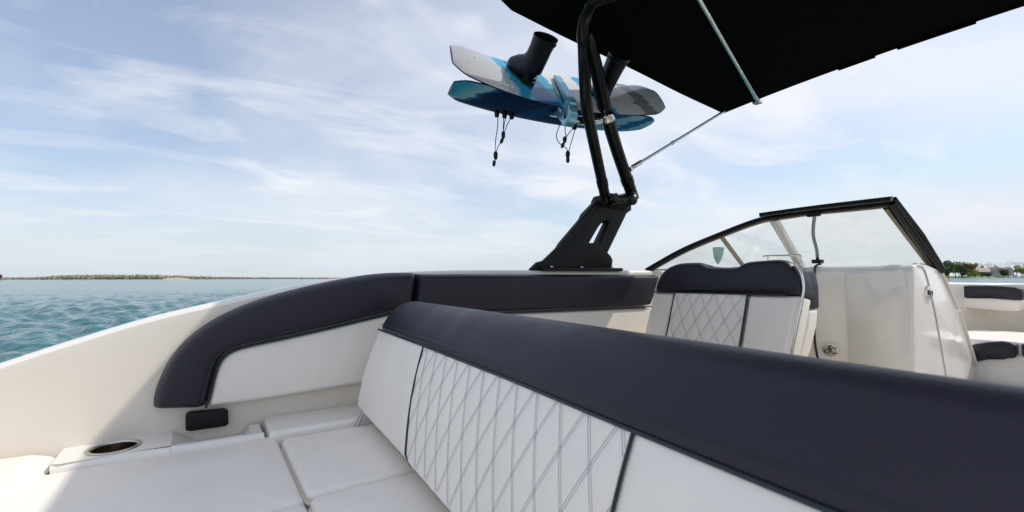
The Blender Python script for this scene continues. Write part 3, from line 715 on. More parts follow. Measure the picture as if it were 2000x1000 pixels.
prism('pad', [atF(px,py,4.92) for px,py in ((1994,672),(2060,672),(2060,706),(2002,701),(1995,694))], (.07,0,0), M['navy'], bp3, bev=.012, seg=4, angle=60)
prism('bow_step', [W(4.45,.35,-.80),W(5.02,.35,-.80),W(5.02,1.02,-.80),W(4.45,1.02,-.80)], (0,0,-.25), M['gelw'], boat, bev=.03, seg=4)

# ================================================================== TOWER
PT = 2.235
tower = thing('wake_tower', 'black tubular wake tower standing on a slotted fin foot on the gunwale', 'tower', atP(1115,526,PT))
finp = [(1037,526),(1052,512),(1064,509),(1090,484),(1096,474),(1135,428),(1140,417),(1165,391),(1178,388),(1216,390),(1226,398),(1226,412),(1217,418),(1180,494),(1186,500),(1190,508),(1188,524),(1184,527)]
slot = [(1144,475),(1162,444),(1172,433),(1179,431),(1183,436),(1164,475)]
def fin():
    bm = bmesh.new(); P0, P1 = PT-.035, PT+.035
    def lay(P):
        o = [bm.verts.new(atP(px,py,PT)+Vector((0,P-PT,0))) for px,py in finp]; s = [bm.verts.new(atP(px,py,PT)+Vector((0,P-PT,0))) for px,py in slot]
        eo = [bm.edges.new((o[i],o[(i+1)%len(o)])) for i in range(len(o))]; es = [bm.edges.new((s[i],s[(i+1)%len(s)])) for i in range(len(s))]
        bmesh.ops.triangle_fill(bm, edges=eo+es, use_beauty=True); return o, s
    oa, sa = lay(P0); ob, sb = lay(P1)
    for A, B in ((oa,ob),(sa,sb)):
        for i in range(len(A)): bm.faces.new((A[i],B[i],B[(i+1)%len(A)],A[(i+1)%len(A)]))
    bmesh.ops.recalc_face_normals(bm, faces=bm.faces)
    es = [e for e in bm.edges if len(e.link_faces) == 2 and e.calc_face_angle(0) > .9]
    bmesh.ops.bevel(bm, geom=es, offset=.006, segments=2, profile=.5, affect='EDGES', clamp_overlap=True)
    return frombm('foot', bm, M['blackmat'], tower, 40)
fin()
prism('foot_rib', [atP(px,py,PT-.045) for px,py in ((1037,527),(1052,512),(1064,509),(1090,484),(1096,474),(1135,428),(1166,391),(1173,395),(1141,434),(1100,482),(1072,514),(1068,527))], (0,.03,0), M['blackmat'], tower, bev=.005)
prism('foot_flange', [W(1.66,PT-.075,.062),W(2.34,PT-.075,.062),W(2.34,PT+.05,.062),W(1.66,PT+.05,.062)], (0,0,-.02), M['blackmat'], tower, bev=.006)
prism('head_clamp', [atP(px,py,PT-.055) for px,py in ((1174,392),(1180,380),(1196,376),(1206,384),(1228,384),(1232,396),(1226,412),(1214,407),(1196,402),(1180,402))], (0,.10,0), M['blackmat'], tower, bev=.010)
t1 = [atP(*q) for q in ((1184,396,2.20),(1177,360,2.17),(1162,290,2.07),(1147,215,1.97),(1143,170,1.93),(1141,125,1.90),(1140,92,1.885))]
t1 += [atP(1138.5,66,1.865), atP(1141,40,1.83), atP(1150,17,1.78), atP(1166,-2,1.71), W(1.80,1.52,1.45), W(1.80,1.2,1.465), W(1.80,.72,1.47), W(1.80,.1,1.46), W(1.80,-.3,1.42)]
tube('rear_tube', spline(t1,6), .034, M['black'], tower, 18)
t2 = [atP(*q) for q in ((1237,388,2.20),(1226,355,2.17),(1204,290,2.10),(1182,215,2.02),(1168,150,1.965),(1158,110,1.93),(1150,80,1.90),(1144,60,1.862))]
tube('front_tube', spline(t2,6), .040, M['black'], tower, 18)
V, Fc = lathe_vf(atP(1238,387,2.12), (0,1,0), [(.0,.0),(.038,.0),(.045,.006),(.045,.13),(.038,.136),(0,.136)], 24); raw('hinge', V, Fc, M['black'], tower, 50)
V, Fc = lathe_vf(atP(1240,382,2.115), (0,1,0), [(.0,-.004),(.010,-.004),(.012,.002)], 14); raw('bolt', V, Fc, M['steel'], tower, 50)
tube('hinge_link', [atP(1190,392,2.16),atP(1238,389,2.16)], .034, M['black'], tower, 12)
for F in (1.74,1.98,2.25):
    V, Fc = lathe_vf(W(F,PT-.057,.062), (0,0,1), [(0,.008),(.007,.008),(.010,.005),(.011,0)], 12); raw('bolt', V, Fc, M['steel'], tower, 40)
for a_, b_, r_ in ((t1[0].lerp(t1[1],.9),t1[1].lerp(t1[2],.12),.037),(t2[0].lerp(t2[1],.9),t2[1].lerp(t2[2],.12),.0435)):
    tube('collar', [a_,b_], r_, M['black'], tower, 18)
kc = atP(1204,386,2.085)
def knob():
    V = []; n = 40
    for h, k in ((0,.85),(.006,1),(.026,1),(.032,.85)):
        for i in range(n):
            a = 2*math.pi*i/n; r = .030*k*(1+.12*math.cos(5*a)); V.append(kc+Vector((math.cos(a)*r, h, math.sin(a)*r)))
    Fc = [(i*n+j, i*n+(j+1)%n, (i+1)*n+(j+1)%n, (i+1)*n+j) for i in range(3) for j in range(n)]+[tuple(range(n)),tuple(3*n+j for j in range(n))]
    return raw('knob', V, Fc, M['blackplas'], tower, 40)
knob()

# ================================================================== BIMINI
FA, FF, PB0 = 1.27, 3.40, 2.10
bim = thing('bimini_top', 'black canvas bimini top stretched over the cockpit on steel struts', 'canopy', W(2.3,PC,1.3))
hw = PB0-PC
def canopy_pt(a, b, dz=0.0):
    # a: stern..bow, b: port..starboard; stern corners are rounded
    s = 2*b-1; F = FA+(FF-FA)*a
    rc = .13; e = (1-abs(s))*hw
    if e < rc: F = max(F, FA + rc - math.sqrt(max(0, rc*rc-(rc-e)**2)) + (F-FA)*0) if a < .5 else F
    ze = 1.475+(1.290-1.475)*((F-FA)/(FF-FA))
    z = ze + .135*(1-s*s)*math.sin(math.pi*min(1,.15+.85*(1-a)))  - .006*math.sin(math.pi*a*2)**2*abs(s)
    return W(F, PC-s*hw, z+dz)
def canopy():
    na, nb = 60, 80
    top, f1 = grid_vf(lambda a,b: canopy_pt(a,b,.022), na, nb); bot, _ = grid_vf(lambda a,b: canopy_pt(a,b,0), na, nb)
    n = len(top); Fc = list(f1)+[tuple(i+n for i in reversed(q)) for q in f1]
    id_ = lambda i,j: i*(nb+1)+j
    for i in range(na):
        for j in (0,nb): Fc.append((id_(i,j), id_(i+1,j), id_(i+1,j)+n, id_(i,j)+n))
    for j in range(nb):
        for i in (0,na): Fc.append((id_(i,j), id_(i,j+1), id_(i,j+1)+n, id_(i,j)+n))
    return raw('canvas', top+bot, Fc, M['canvas'], bim, 40)
canopy()
tube('hem', [canopy_pt(1,b,.008)+Vector((-.004,0,0)) for b in np.linspace(0,1,50)], .014, M['canvas'], bim, 8)
for k0, k1 in ((.29,.36),(.40,.52)):
    tube('hem_pocket', [canopy_pt(1,b,-.004)+Vector((-.002,0,0)) for b in np.linspace(k0,k1,10)], .012, M['canvas'], bim, 8)
s0 = atF(1481,199,FF-.02); s1 = CAM+ray(1364,-6)*((1.405)/ray(1364,-6).z)
tube('strut', [s0, s1+(s1-s0)*.25], .0125, M['steel'], bim, 12)
box('strut_end', s0+Vector((-.03,-.022,-.014)), s0+Vector((.022,.03,.010)), M['steel'], bim, bev=.005)
c0 = atP(1236,326,2.11); c1 = canopy_pt(.985,.012,-.006)
tube('front_strut', [c0,c1], .0105, M['steel'], bim, 12)
tube('strut_collar', [c0.lerp(c1,.39),c0.lerp(c1,.41)], .014, M['steel'], bim, 12)
tube('strut_fork', [c0,c0.lerp(c1,.075)], .016, M['steel'], bim, 12)
V, Fc = lathe_vf(c0+Vector((-.005,.01,-.012)), (0,1,0), [(0,-.014),(.016,-.014),(.016,.014),(0,.014)], 14); raw('strut_pivot', V, Fc, M['steel'], bim, 40)

# ================================================================== WAKEBOARDS, RACK, BUNGEES
O = atP(1108,222,2.085)                       # throat of the rack fork
AX = Vector((.962,-.262,-.062)).normalized()
OUT = Vector((.262,.962,0)).normalized()
def frame_(tilt):
    wv = (OUT*math.cos(tilt)+Vector((0,0,1))*math.sin(tilt)); wv = (wv-AX*wv.dot(AX)).normalized(); n = AX.cross(wv).normalized()
    return wv, n
def board(label, centre, wv, n, flip, mats, L_=1.38, Wd=.43, rock=.075, group='wakeboards in the tower rack'):
    """local x along the board, y across, z out of the deck"""
    t = thing('wakeboard', label, 'wakeboard', centre, group)
    R = Matrix((AX, wv, n)).transposed().to_4x4(); t.rotation_euler = R.to_euler(); LOC[t] = Vector((0,0,0))
    prof = []
    nx, ny = 48, 12
    def half(x):
        u = abs(x)/(L_/2); return Wd/2*(1-.24*u**2.2)*(1-max(0,(u-.88)/.12)**1.6*.36)
    def pt(i, j, top):
        x = (i/nx-.5)*L_; u = abs(x)/(L_/2); s = j/ny*2-1; y = half(x)*s
        z = rock*u**2.2 + (.010*(1-abs(s)**3) if top else -.012*(1-abs(s)**4))
        return Vector((x, y, z))
    top = [pt(i,j,True) for i in range(nx+1) for j in range(ny+1)]; bot = [pt(i,j,False) for i in range(nx+1) for j in range(ny+1)]
    f1 = [(i*(ny+1)+j,(i+1)*(ny+1)+j,(i+1)*(ny+1)+j+1,i*(ny+1)+j+1) for i in range(nx) for j in range(ny)]; n0 = len(top)
    dk = raw('deck', [v+Vector((0,0,.004)) for v in top], f1, mats[0], t, 60)
    bs_ = raw('base', [v-Vector((0,0,.004)) for v in bot], f1, mats[1], t, 60)
    rim = [i*(ny+1) for i in range(nx+1)]+[nx*(ny+1)+j for j in range(1,ny+1)]+[i*(ny+1)+ny for i in range(nx-1,-1,-1)]+[j for j in range(ny-1,0,-1)]
    V = [top[k]+Vector((0,0,.004)) for k in rim]+[(top[k]+bot[k])/2*1.004 for k in rim]+[bot[k]-Vector((0,0,.004)) for k in rim]; m = len(rim)
    raw('rail', V, [(q*m+k,q*m+(k+1)%m,(q+1)*m+(k+1)%m,(q+1)*m+k) for q in range(2) for k in range(m)], M['blackplas'], t, 40)
    return t
wu, nu = frame_(math.radians(50))
BU = O+wu*.215+Vector((0,0,.03))
ub = board('wakeboard with white and cyan deck and two dark boots in the upper rack slot', BU, wu, nu, 1, (M['board_top'], M['board_base']))
for sx in (-.60,-.55,.50,.56):
    V, Fc = lathe_vf((sx,-.05 if sx < -.57 or sx > .53 else .06,.070*(abs(sx)/.69)**2.2+.014), (0,0,1), [(0,.003),(.006,.003),(.008,0)], 10); raw('insert', V, Fc, M['blackplas'], ub, 40)
def boot(t, x0, yaw, label):
    """lace-up boot: plate, foot, cuff open at the top"""
    Rz = Matrix.Rotation(yaw,3,'Z'); base = Vector((x0,0,.017))
    def P(v): return base+Rz@Vector(v)
    n = 22
    # spine from toe to cuff; (y, z, half width x, half height, pitch of ring)
    S_ = [(.150,.040,.012,.012,90),(.142,.044,.034,.028,88),(.112,.050,.046,.040,82),(.070,.058,.050,.050,72),(.030,.070,.050,.060,58),(-.005,.085,.050,.070,42),(-.028,.118,.050,.068,22),(-.040,.165,.050,.062,8),(-.048,.215,.052,.060,2),(-.055,.262,.056,.063,-2),(-.058,.285,.059,.066,-4),(-.058,.287,.053,.060,-4),(-.053,.25,.047,.053,-2),(-.045,.20,.04,.047,2)]
    V = []
    for (y,z,hx,hy,pt) in S_:
        hx *= 1.16; hy *= 1.12
        a = math.radians(pt); d1 = Vector((0,math.cos(a),math.sin(a)))
        for k in range(n):
            q = 2*math.pi*k/n; V.append(P(Vector((0,y,z))+Vector((1,0,0))*math.cos(q)*hx+d1*math.sin(q)*hy))
    Fc = [(i*n+k,i*n+(k+1)%n,(i+1)*n+(k+1)%n,(i+1)*n+k) for i in range(len(S_)-1) for k in range(n)]+[tuple(range(n)),tuple((len(S_)-1)*n+k for k in range(n))]
    b = raw('boot', V, Fc, M['boot'], t, 60); b['label'] = label
    # heel counter and sole plate
    sol = [P((math.cos(q)*.052*(1 if math.sin(q) > 0 else .95), .045+math.sin(q)*.125, .0)) for q in np.linspace(0,2*math.pi,28,endpoint=False)]
    nrm = Vector((0,0,.022)); prism('sole', [p+nrm for p in sol], -nrm*1.2, M['rubber'], b, bev=.005)
    hc = [P((math.sin(q)*.056, -.052-math.cos(q)*.030+.02, h)) for h in (.0,.04,.09,.13) for q in np.linspace(-1.6,1.6,14)]
    raw('heel_counter', hc, [(i*14+k,i*14+k+1,(i+1)*14+k+1,(i+1)*14+k) for i in range(3) for k in range(13)], M['rubber'], b, 60)
    V, Fc = multi([tube_vf([P((math.cos(q)*.060,-.058+math.sin(q)*.067,.266+.004*math.sin(q))) for q in np.linspace(0,2*math.pi,25)], .007, 8)]); raw('cuff_strap', V, Fc, M['rubber'], b, 60)
    lc = []
    for i in range(7):
        y = .10-.022*i; z = .092+.012*i+(.02*max(0,i-3)); lc.append(tube_vf([P((-.026,y,z)),P((0,y+.008,z+.012)),P((.026,y,z))], .0022, 6))
    for i in range(4):
        z = .17+.026*i; lc.append(tube_vf([P((-.024,.012-.006*i,z)),P((0,.022-.006*i,z+.006)),P((.024,.012-.006*i,z))], .0022, 6))
    for V, Fc in lc: raw('lace', V, Fc, M['blackplas'], b, 60)
    tab = [P((-.012,-.118,.25)),P((.012,-.118,.25)),P((.012,-.122,.282)),P((-.012,-.122,.282))]
    prism('pull_tab', tab, Vector((0,0,0))+(P((0,.008,0))-P((0,0,0))), M['rubber'], b, bev=.002)
boot(ub, -.235, math.radians(28), 'left boot with its cuff open to the sky')
boot(ub, .275, math.radians(-18), 'right boot partly behind the tower tube')
# printed mark on the deck
mk = []
for k, (x, y) in enumerate(((-.40,-.13),(-.375,-.13),(-.345,-.135))):
    mk.append(tube_vf([Vector((x+.012*math.cos(q),y+.022*math.sin(q),.0355-.004*k)) for q in np.linspace(.4+k,5.6+k,14)], .004, 6, flat=.3))
V, Fc = multi(mk); raw('deck_mark', V, Fc, M['gelw'], ub, 60)
wl_, nl = frame_(math.radians(2))
BL = O+wl_*.250+AX*.03+Vector((0,0,.088))
lb = board('dark blue wakeboard with its base showing in the lower rack slot', BL, wl_, nl, 1, (M['board_base'], M['board_base']), 1.36, .42, .03)

rack = thing('board_rack', 'light blue wakeboard rack fork clamped to the tower tube', 'rack', O)
X3 = AX
def tine(pts, width, th, mat, name):
    pts = [Vector(p) for p in pts]; a = []; b = []
    for i, p in enumerate(pts):
        t = (pts[min(i+1,len(pts)-1)]-pts[max(i-1,0)]).normalized(); s = t.cross(X3).normalized(); wd = width[i] if hasattr(width,'__len__') else width
        a.append(p+s*wd/2); b.append(p-s*wd/2)
    return prism(name, [p-X3*th/2 for p in a+list(reversed(b))], X3*th, mat, rack, bev=.006)
upo = wu*1.0
tine([O-wu*.02+nu*.050, O+wu*.10+nu*.052, O+wu*.24+nu*.050, O+wu*.36+nu*.044], [.075,.052,.036,.022], .045, M['rackblue'], 'upper_tine')
tine([O+wu*.03+nu*.035, O+wu*.18+nu*.033, O+wu*.30+nu*.031], .010, .05, M['rubber'], 'tine_pad')
tine([O+Vector((0,0,.01)), O+wl_*.13+Vector((0,0,.125)), O+wl_*.24+Vector((0,0,.200))], [.06,.04,.02], .045, M['rackblue'], 'middle_tine')
tine([O+Vector((0,0,-.035)), O+wl_*.10+Vector((0,0,.035)), O+wl_*.22+Vector((0,0,.055))], [.07,.03,.018], .045, M['rackblue'], 'lower_tine')
hub = [O+OUT*(math.cos(q)*.062-.02)+Vector((0,0,math.sin(q)*.070-.012)) for q in np.linspace(0,2*math.pi,24,endpoint=False)]
prism('hub', [p-X3*.028 for p in hub], X3*.056, M['rackblue'], rack, bev=.008)
tri = [O+OUT*a+Vector((0,0,b)) for a,b in ((-.048,-.045),(-.008,-.045),(-.033,.008))]
prism('hub_inset', [p-X3*.031 for p in tri], X3*.01, M['blackplas'], rack, bev=.003)
cl = atP(1184,229,2.02)
tube('arm', [O-OUT*.03+Vector((0,0,-.045)), cl.lerp(O,.25)+Vector((0,0,-.03)), cl], .026, M['steel'], rack, 14)
td = (t2[4]-t2[3]).normalized()
V, Fc = lathe_vf(cl, td, [(.042,-.024),(.050,-.024),(.052,-.02),(.052,.02),(.050,.024),(.042,.024)], 28); raw('clamp', V, Fc, M['steel'], rack, 40)
for k in (-1,1):
    V, Fc = lathe_vf(cl+Vector((-.05,-.045,.0))+td*.012*k, (0,1,0), [(0,-.006),(.008,-.006),(.008,.004),(0,.004)], 10); raw('clamp_bolt', V, Fc, M['steel'], rack, 40)

def bungee(label, pts_list, toggles, anchors, depth):
    t = thing('bungee_cord', label, 'cord', atY(*anchors[0],depth), 'black bungee cords hanging from the boards')
    for px, py in anchors:
        q = atY(px,py,depth); prism('hook', [q+Vector(v) for v in ((-.016,0,.02),(.016,0,.02),(.011,0,-.024),(-.009,0,-.024))], (0,.018,0), M['blackplas'], t, bev=.003)
    for pts in pts_list: tube('cord', spline([atY(px,py,depth+.004*k) for k,(px,py) in enumerate(pts)],6), .0026, M['rubber'], t, 6)
    for (px,py,dx,dy,r) in toggles:
        a_ = atY(px-dx,py-dy,depth); b_ = atY(px+dx,py+dy,depth)
        tube('toggle', [a_, a_.lerp(b_,.2), a_.lerp(b_,.5), a_.lerp(b_,.8), b_], [r*.6,r,r*1.05,r*.9,r*.5], M['blackplas'], t, 10)
bungee('black bungee cords with toggles hanging below the left half of the lower wakeboard', [[(972,222),(972,245),(968,275),(967,296)],[(984,224),(983,248),(983,262)],[(990,224),(985,242),(983,258)],[(1000,226),(990,245),(984,262)],[(980,276),(973,286),(969,298)]],
       [(983,264,0,7,.012),(980,275,-2,5,.010),(968,304,0,8,.013),(965,319,-1,6,.010)], [(972,220),(987,222),(1001,224)], 2.78)
bungee('black bungee cords with toggles hanging beside the tower tube from the rack hub', [[(1096,238),(1087,262),(1090,276),(1098,284)],[(1104,240),(1104,258),(1107,268)],[(1123,246),(1113,258),(1105,268)],[(1126,246),(1118,270),(1111,296)],[(1099,284),(1107,291),(1110,300)]],
       [(1103,273,0,6,.012),(1099,284,-2,5,.010),(1109,302,0,7,.013),(1109,313,0,5,.011)], [(1124,244)], 2.72)

# ================================================================== FAR SHORES
def foliage_mat(name, c1, c2, sc):
    m = bpy.data.materials.new(name); m.use_nodes = True; t = m.node_tree; p = t.nodes['Principled BSDF']; p.inputs['Roughness'].default_value = .8
    n = t.nodes.new('ShaderNodeTexNoise'); n.inputs['Scale'].default_value = sc; n.inputs['Detail'].default_value = 3; c = t.nodes.new('ShaderNodeTexCoord'); t.links.new(c.outputs['Object'], n.inputs['Vector'])
    r = t.nodes.new('ShaderNodeValToRGB'); r.color_ramp.elements[0].position = .35; r.color_ramp.elements[1].position = .65
    r.color_ramp.elements[0].color = (*c1,1); r.color_ramp.elements[1].color = (*c2,1); t.links.new(n.outputs['Fac'], r.inputs[0]); t.links.new(r.outputs[0], p.inputs['Base Color']); return m
M['wood'] = foliage_mat('far_wood', (.19,.19,.13), (.30,.28,.17), .12)  # distance haze is mixed into these lighter, greyer olive tones
M['sand'] = material('sand', (.55,.46,.34), .9)
M['lawn'] = foliage_mat('lawn_grass', (.12,.20,.05), (.20,.27,.07), .3)
M['green'] = foliage_mat('dark_green_leaves', (.04,.08,.03), (.10,.17,.045), .5)
M['yellow'] = foliage_mat('yellow_green_leaves', (.15,.20,.03), (.36,.36,.07), .5)
M['rust'] = foliage_mat('rust_leaves', (.17,.075,.05), (.30,.14,.08), .5)
M['bare'] = foliage_mat('bare_twigs', (.16,.13,.12), (.26,.21,.18), .5)
M['bark'] = material('bark', (.08,.06,.045), .9)
M['shingle'] = material('grey_cedar_shingles', (.40,.41,.45), .8, var=.15, vscale=3)
M['roof'] = material('brown_roof_shingles', (.40,.31,.28), .85, var=.12, vscale=2)
M['trim'] = material('white_trim', (.75,.75,.74), .5)
M['brick'] = material('chimney_brick', (.28,.13,.10), .85, var=.15, vscale=5)
M['dpane'] = material('dark_window', (.05,.06,.08), .1)
M['wooddock'] = material('weathered_dock', (.20,.18,.16), .8)
def ground_pt(px, Y, z=0.0):
    r = ray(px,Y0); return Vector((r.x*Y, r.y*Y, z))
def strip(name, pxs, Yn, Yf, hs, mat, label, kind='structure'):
    V = []; Fc = []
    for px, h in zip(pxs, hs): V += [ground_pt(px,Yn,-.5), ground_pt(px,Yn*1.004,.4), ground_pt(px,(Yn+Yf)/2,h), ground_pt(px,Yf,h*.9), ground_pt(px,Yf*1.02,-1)]
    for i in range(len(pxs)-1):
        for k in range(4): Fc.append((i*5+k,i*5+k+1,i*5+6+k,i*5+5+k))
    o = raw(name, V, Fc, mat, None, 60); tag(o, label, kind=kind); return o
def clump_mesh(centres, name, mat, label, cat=None, kind='stuff'):
    """many small leaf tufts per crown, one mesh"""
    bm = bmesh.new(); bmesh.ops.create_icosphere(bm, subdivisions=2, radius=1); iv = np.array([v.co[:] for v in bm.verts]); fi = np.array([[v.index for v in f.verts] for f in bm.faces]); bm.free()
    Vs = []; Fs_ = []; o = 0
    for (x,y,z,r,h) in centres:
        d = 1+rng.normal(0,.20,len(iv))[:,None]; v = iv*d*np.array([r,r,h])+np.array([x,y,z]); Vs.append(v); Fs_.append(fi+o); o += len(iv)
    V = np.concatenate(Vs); Fq = np.concatenate(Fs_)
    me = bpy.data.meshes.new(name); me.from_pydata(V.tolist(), [], Fq.tolist()); me.update()
    ob = finish(name, me, mat, None, None); me.polygons.foreach_set('use_smooth',[False]*len(me.polygons)); return tag(ob, label, cat, None, kind)
def wood(px0, px1, Y, topfn, rows, step, name, label, mat):
    cs = []
    px = px0
    while px < px1:
        for rr in range(rows):
            Yr = Y*(1.01+.035*rr)+rng.normal(0,Y*.006); p = ground_pt(px+rng.normal(0,step*.4), Yr)
            top = topfn(px)*Yr/FPX*(.80+.25*rng.random())
            if top > .6: cs.append((p.x,p.y,top*.45,max(top*.42,1.2)*(.8+.6*rng.random()),top*.55))
        px += step
    return clump_mesh(cs, name, mat, label)
lx = [-260,-120,0,60,120,200,300,420,520,600,700,900]
strip('far_shore', lx, 560, 760, [2.2,2.2,2,2,2.4,2.5,2.6,2.5,2.2,2,1.8,1.5], M['wood'], 'low wooded shoreline across the bay on the left')
wood(-250, 640, 565, lambda px: interp(px,[-250,20,75,110,150,260,330,400,480,560,640],[4.5,4.5,5,7.5,8.5,9,8,5.5,4,3.2,2.6]), 3, 2.2, 'far_wood', 'olive spring woodland along the far left shore', M['wood'])
strip('sand_bluff', [318,330,345,360,372], 552, 560, [.8,1.8,2.2,1.6,.7], M['sand'], 'small pale sand bluff on the far left shore')
strip('far_shore', [900,1100,1300,1500,1700,1850,2000,2200,2500], 430, 640, [1.5]*9, M['lawn'], 'low shoreline across the water behind the windshield')
wood(1130, 1840, 470, lambda px: interp(px,[1130,1250,1500,1650,1740,1840],[11,13,13,16,22,25]), 3, 3.2, 'far_wood', 'hazy treeline seen behind the windshield', M['bare'])
strip('lawn', [1835,1870,1900,1930,1960,1990,2050,2200], 395, 440, [1.4,1.5,1.7,1.6,1.2,1.0,1,1], M['lawn'], 'green lawn sloping to the water in front of the shingled house')

def tree(px, Y, top_px, width_px, mat, label, density=900, twiggy=False, base=1.2):
    p = ground_pt(px, Y); h = top_px*Y/FPX; wd = width_px*Y/FPX/2
    t = thing('shore_tree', label, 'tree', (p.x,p.y,base), 'trees on the right hand shore')
    V, Fc = tube_vf([(p.x,p.y,base-.5),(p.x+.1,p.y,base+h*.3),(p.x+.3,p.y+.1,base+h*.62)], [.32,.24,.12], 7)
    br = [(V,Fc)]
    for k in range(6):
        a = rng.random()*6.28; z0 = h*(.25+.3*rng.random()); q = Vector((p.x+math.cos(a)*wd*.6,p.y+math.sin(a)*wd*.6,base+z0+h*.25)); br.append(tube_vf([(p.x,p.y,base+z0),q], [.12,.04], 5))
    V, Fc = multi(br); raw('trunk', V, Fc, M['bark'], t, 60)
    # lobes, then leaf tufts spread through them
    lobes = [(rng.normal(0,.38)*wd, rng.normal(0,.38)*wd, h*(.24+.58*rng.random()), wd*(.42+.22*rng.random())) for _ in range(9)]
    Vv = []; Fv = []
    for k in range(density):
        lx_,ly,lz,lr = lobes[k%9]; d = Vector(rng.normal(0,1,3)).normalized()*lr*(.55+.5*rng.random()); c = Vector((p.x+lx_+d.x, p.y+ly+d.y, base+min(lz+d.z*.85,h-.3)))
        s = (.30+.35*rng.random())*(.5 if twiggy else 1)*Y/400; a = Vector(rng.normal(0,1,3)).normalized(); b = a.orthogonal().normalized(); e = a.cross(b); i = len(Vv)
        Vv += [c+b*s, c+e*s*.8, c-b*s, c-e*s*.8+a*s*.3]; Fv.append((i,i+1,i+2,i+3))
    raw('crown', Vv, Fv, mat, t, None); return t
specs = [(1838,400,31,26,'green','dark evergreen tree nearest the windshield frame'),(1853,398,33,24,'green','tall dark green tree second from the windshield frame'),(1866,402,34,26,'yellow','bright yellow green tree rising above the dark ones'),
 (1878,398,29,20,'green','round green tree between the yellow green and rust trees'),(1889,402,27,20,'rust','rusty brown tree left of the house'),(1898,406,30,18,'yellow','yellow leaved tree beside the rusty one'),
 (1846,394,20,20,'green','low dark shrubby tree at the water edge by the windshield frame'),(1962,396,15,16,'green','dark bushy tree in front of the house gables'),(1996,398,23,18,'yellow','yellow green tree at the right edge of the photo')]
for px,Y,h,wd,mk_,lab in specs: tree(px,Y,h,wd,M[mk_],lab)
for i,(px,h) in enumerate(((1912,29),(1930,31),(1948,30),(1968,31),(1986,32),(2000,33))):
    tree(px, 440, h, 18, M['bare'], ('bare pale tree behind the left end of the house','bare tree behind the left chimney of the house','bare tree behind the middle of the house roof','bare tree behind the right chimney of the house','bare tree behind the right gable of the house','bare tree at the right edge of the photo')[i], 240, True)
tree(-3, 470, 10, 13, M['rust'], 'rusty brown tree at the left edge of the photo on the far shore', 420)
for px in (1880,1893,1905,1918,1930): tree(px, 392, 8, 13, M['yellow' if px%2 else 'green'], 'low round shrub on the lawn below the house, %s' % {1880:'leftmost',1893:'second from the left',1905:'middle one',1918:'fourth from the left',1930:'rightmost'}[px], 220)

# house
hc = ground_pt(1945, 412, 1.6); hx = Vector((CS,-SN,0)); hy = Vector((SN,CS,0)); k_ = 412/FPX
house = thing('shingled_house', 'large grey shingled house with brown roofs and three chimneys on the shore', 'house', hc)
def hp(u, d, v): return hc+hx*(u*k_)+hy*d+Vector((0,0,v*k_))
def block(u0, u1, d0, d1, h): return prism('wall', [hp(u0,d0,0),hp(u1,d0,0),hp(u1,d0,h),hp(u0,d0,h)], hy*(d1-d0), M['shingle'], house)
def gable_front(u0, u1, d0, d1, h, hr):
    prism('wall', [hp(u0,d0,0),hp(u1,d0,0),hp(u1,d0,h),hp((u0+u1)/2,d0,hr),hp(u0,d0,h)], hy*(d1-d0), M['shingle'], house)
    m = (u0+u1)/2
    for a, b in ((u0-.8,m),(u1+.8,m)):
        prism('roof', [hp(a,d0-.4,h-.6),hp(b,d0-.4,hr+.4),hp(b,d0-.4,hr+1.2),hp(a,d0-.4,h+.2)], hy*(d1-d0+.8), M['roof'], house)
def roof(u0, u1, d0, d1, h, hr): 
    prism('roof', [hp(u0-.8,d0-.6,h),hp(u0-.8,(d0+d1)/2,hr),hp(u0-.8,d1+.6,h)], hx*((u1-u0+1.6)*k_), M['roof'], house)
block(-34,10,0,9,8); roof(-34,10,0,9,8,15.5); gable_front(-9,8,-2,6,9,16); block(10,34,2,10,8); roof(10,34,2,10,8,14); gable_front(18,33,-1,7,8.5,15.5)
for u, d in ((-30,5),(-14,5.5),(13,6)):
    c = prism('chimney', [hp(u-1.4,d-.6,11),hp(u+1.4,d-.6,11),hp(u+1.4,d-.6,19.5),hp(u-1.4,d-.6,19.5)], hy*1.2, M['brick'], house)
    prism('chimney_cap', [hp(u-1.8,d-.8,19.5),hp(u+1.8,d-.8,19.5),hp(u+1.8,d-.8,20.2),hp(u-1.8,d-.8,20.2)], hy*1.6, M['trim'], c)
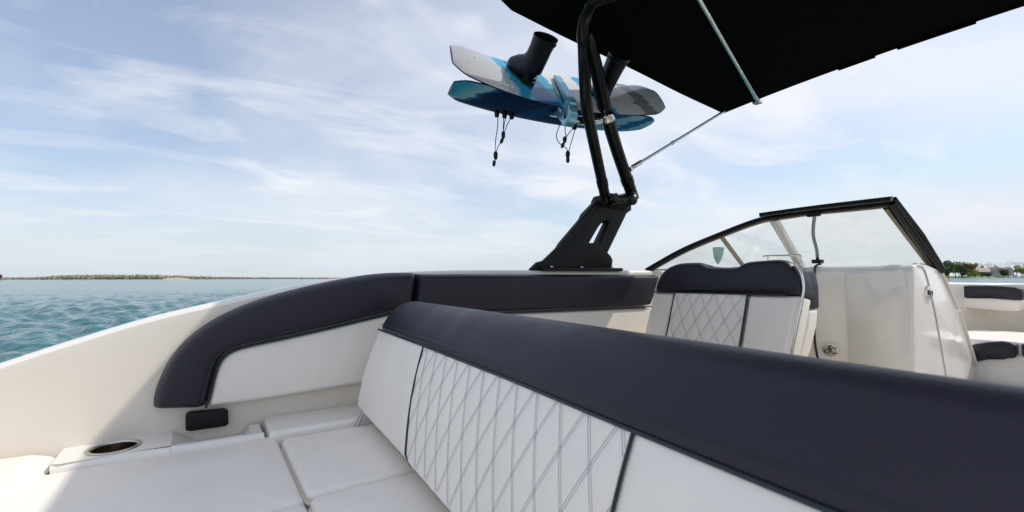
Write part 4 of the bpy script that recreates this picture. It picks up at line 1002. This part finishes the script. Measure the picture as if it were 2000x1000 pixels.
def win(u, d, v, w_=1.6, h_=2.4):
    f = prism('window', [hp(u-w_/2-.3,d-.10,v-.3),hp(u+w_/2+.3,d-.10,v-.3),hp(u+w_/2+.3,d-.10,v+h_+.3),hp(u-w_/2-.3,d-.10,v+h_+.3)], hy*.12, M['trim'], house)
    prism('pane', [hp(u-w_/2,d-.16,v),hp(u+w_/2,d-.16,v),hp(u+w_/2,d-.16,v+h_),hp(u-w_/2,d-.16,v+h_)], hy*.08, M['dpane'], f)
for u in (-31,-27,-23,-19,-14): win(u,0,1); win(u,0,4.8)
for u in (-5,-.5,4): win(u,-2,1); win(u,-2,5.2)
win(-.5,-2,10,2.2,2.6)
for u in (12,15): win(u,2,1.2)
for u in (21,25.5,30): win(u,-1,1); win(u,-1,5)
# dock and a moored boat
dk = thing('dock', 'low timber dock on the right hand shore', 'dock', ground_pt(1968,385,0))
d0 = ground_pt(1952,386); d1 = ground_pt(2030,384)
prism('deck_boards', [Vector((p.x,p.y,.9)) for p in (d0,d1,d1+hy*2,d0+hy*2)], (0,0,-.18), M['wooddock'], dk)
for px in (1953,1970,1986,2002): 
    q = ground_pt(px,385.4); tube('piling', [(q.x,q.y,-1.5),(q.x,q.y,1.9)], .22, M['wooddock'], dk, 8)
mb = thing('moored_boat', 'small white moored boat with canopy beside the dock', 'boat', ground_pt(1985,378,0))
def mp_(u, d, z): return ground_pt(1985,378)+hx*u+hy*d+Vector((0,0,z))
prism('hull', [mp_(-4,0,-.2),mp_(3.2,0,-.2),mp_(4.6,0,1.25),mp_(-4.2,0,1.0)], hy*2, M['trim'], mb, bev=.1)
prism('cabin', [mp_(-1.2,.4,1.05),mp_(1.5,.4,1.1),mp_(.9,.4,2.0),mp_(-1,.4,2.0)], hy*1.2, M['dpane'], mb, bev=.05)
prism('canopy', [mp_(-2.4,.1,2.9),mp_(1.4,.1,2.9),mp_(1.3,.1,3.15),mp_(-2.3,.1,3.15)], hy*1.8, M['trim'], mb, bev=.04)
for u in (-2.1,1.1): tube('canopy_post', [mp_(u,.9,.8),mp_(u,.9,3.0)], .05, M['steel'], mb, 6)
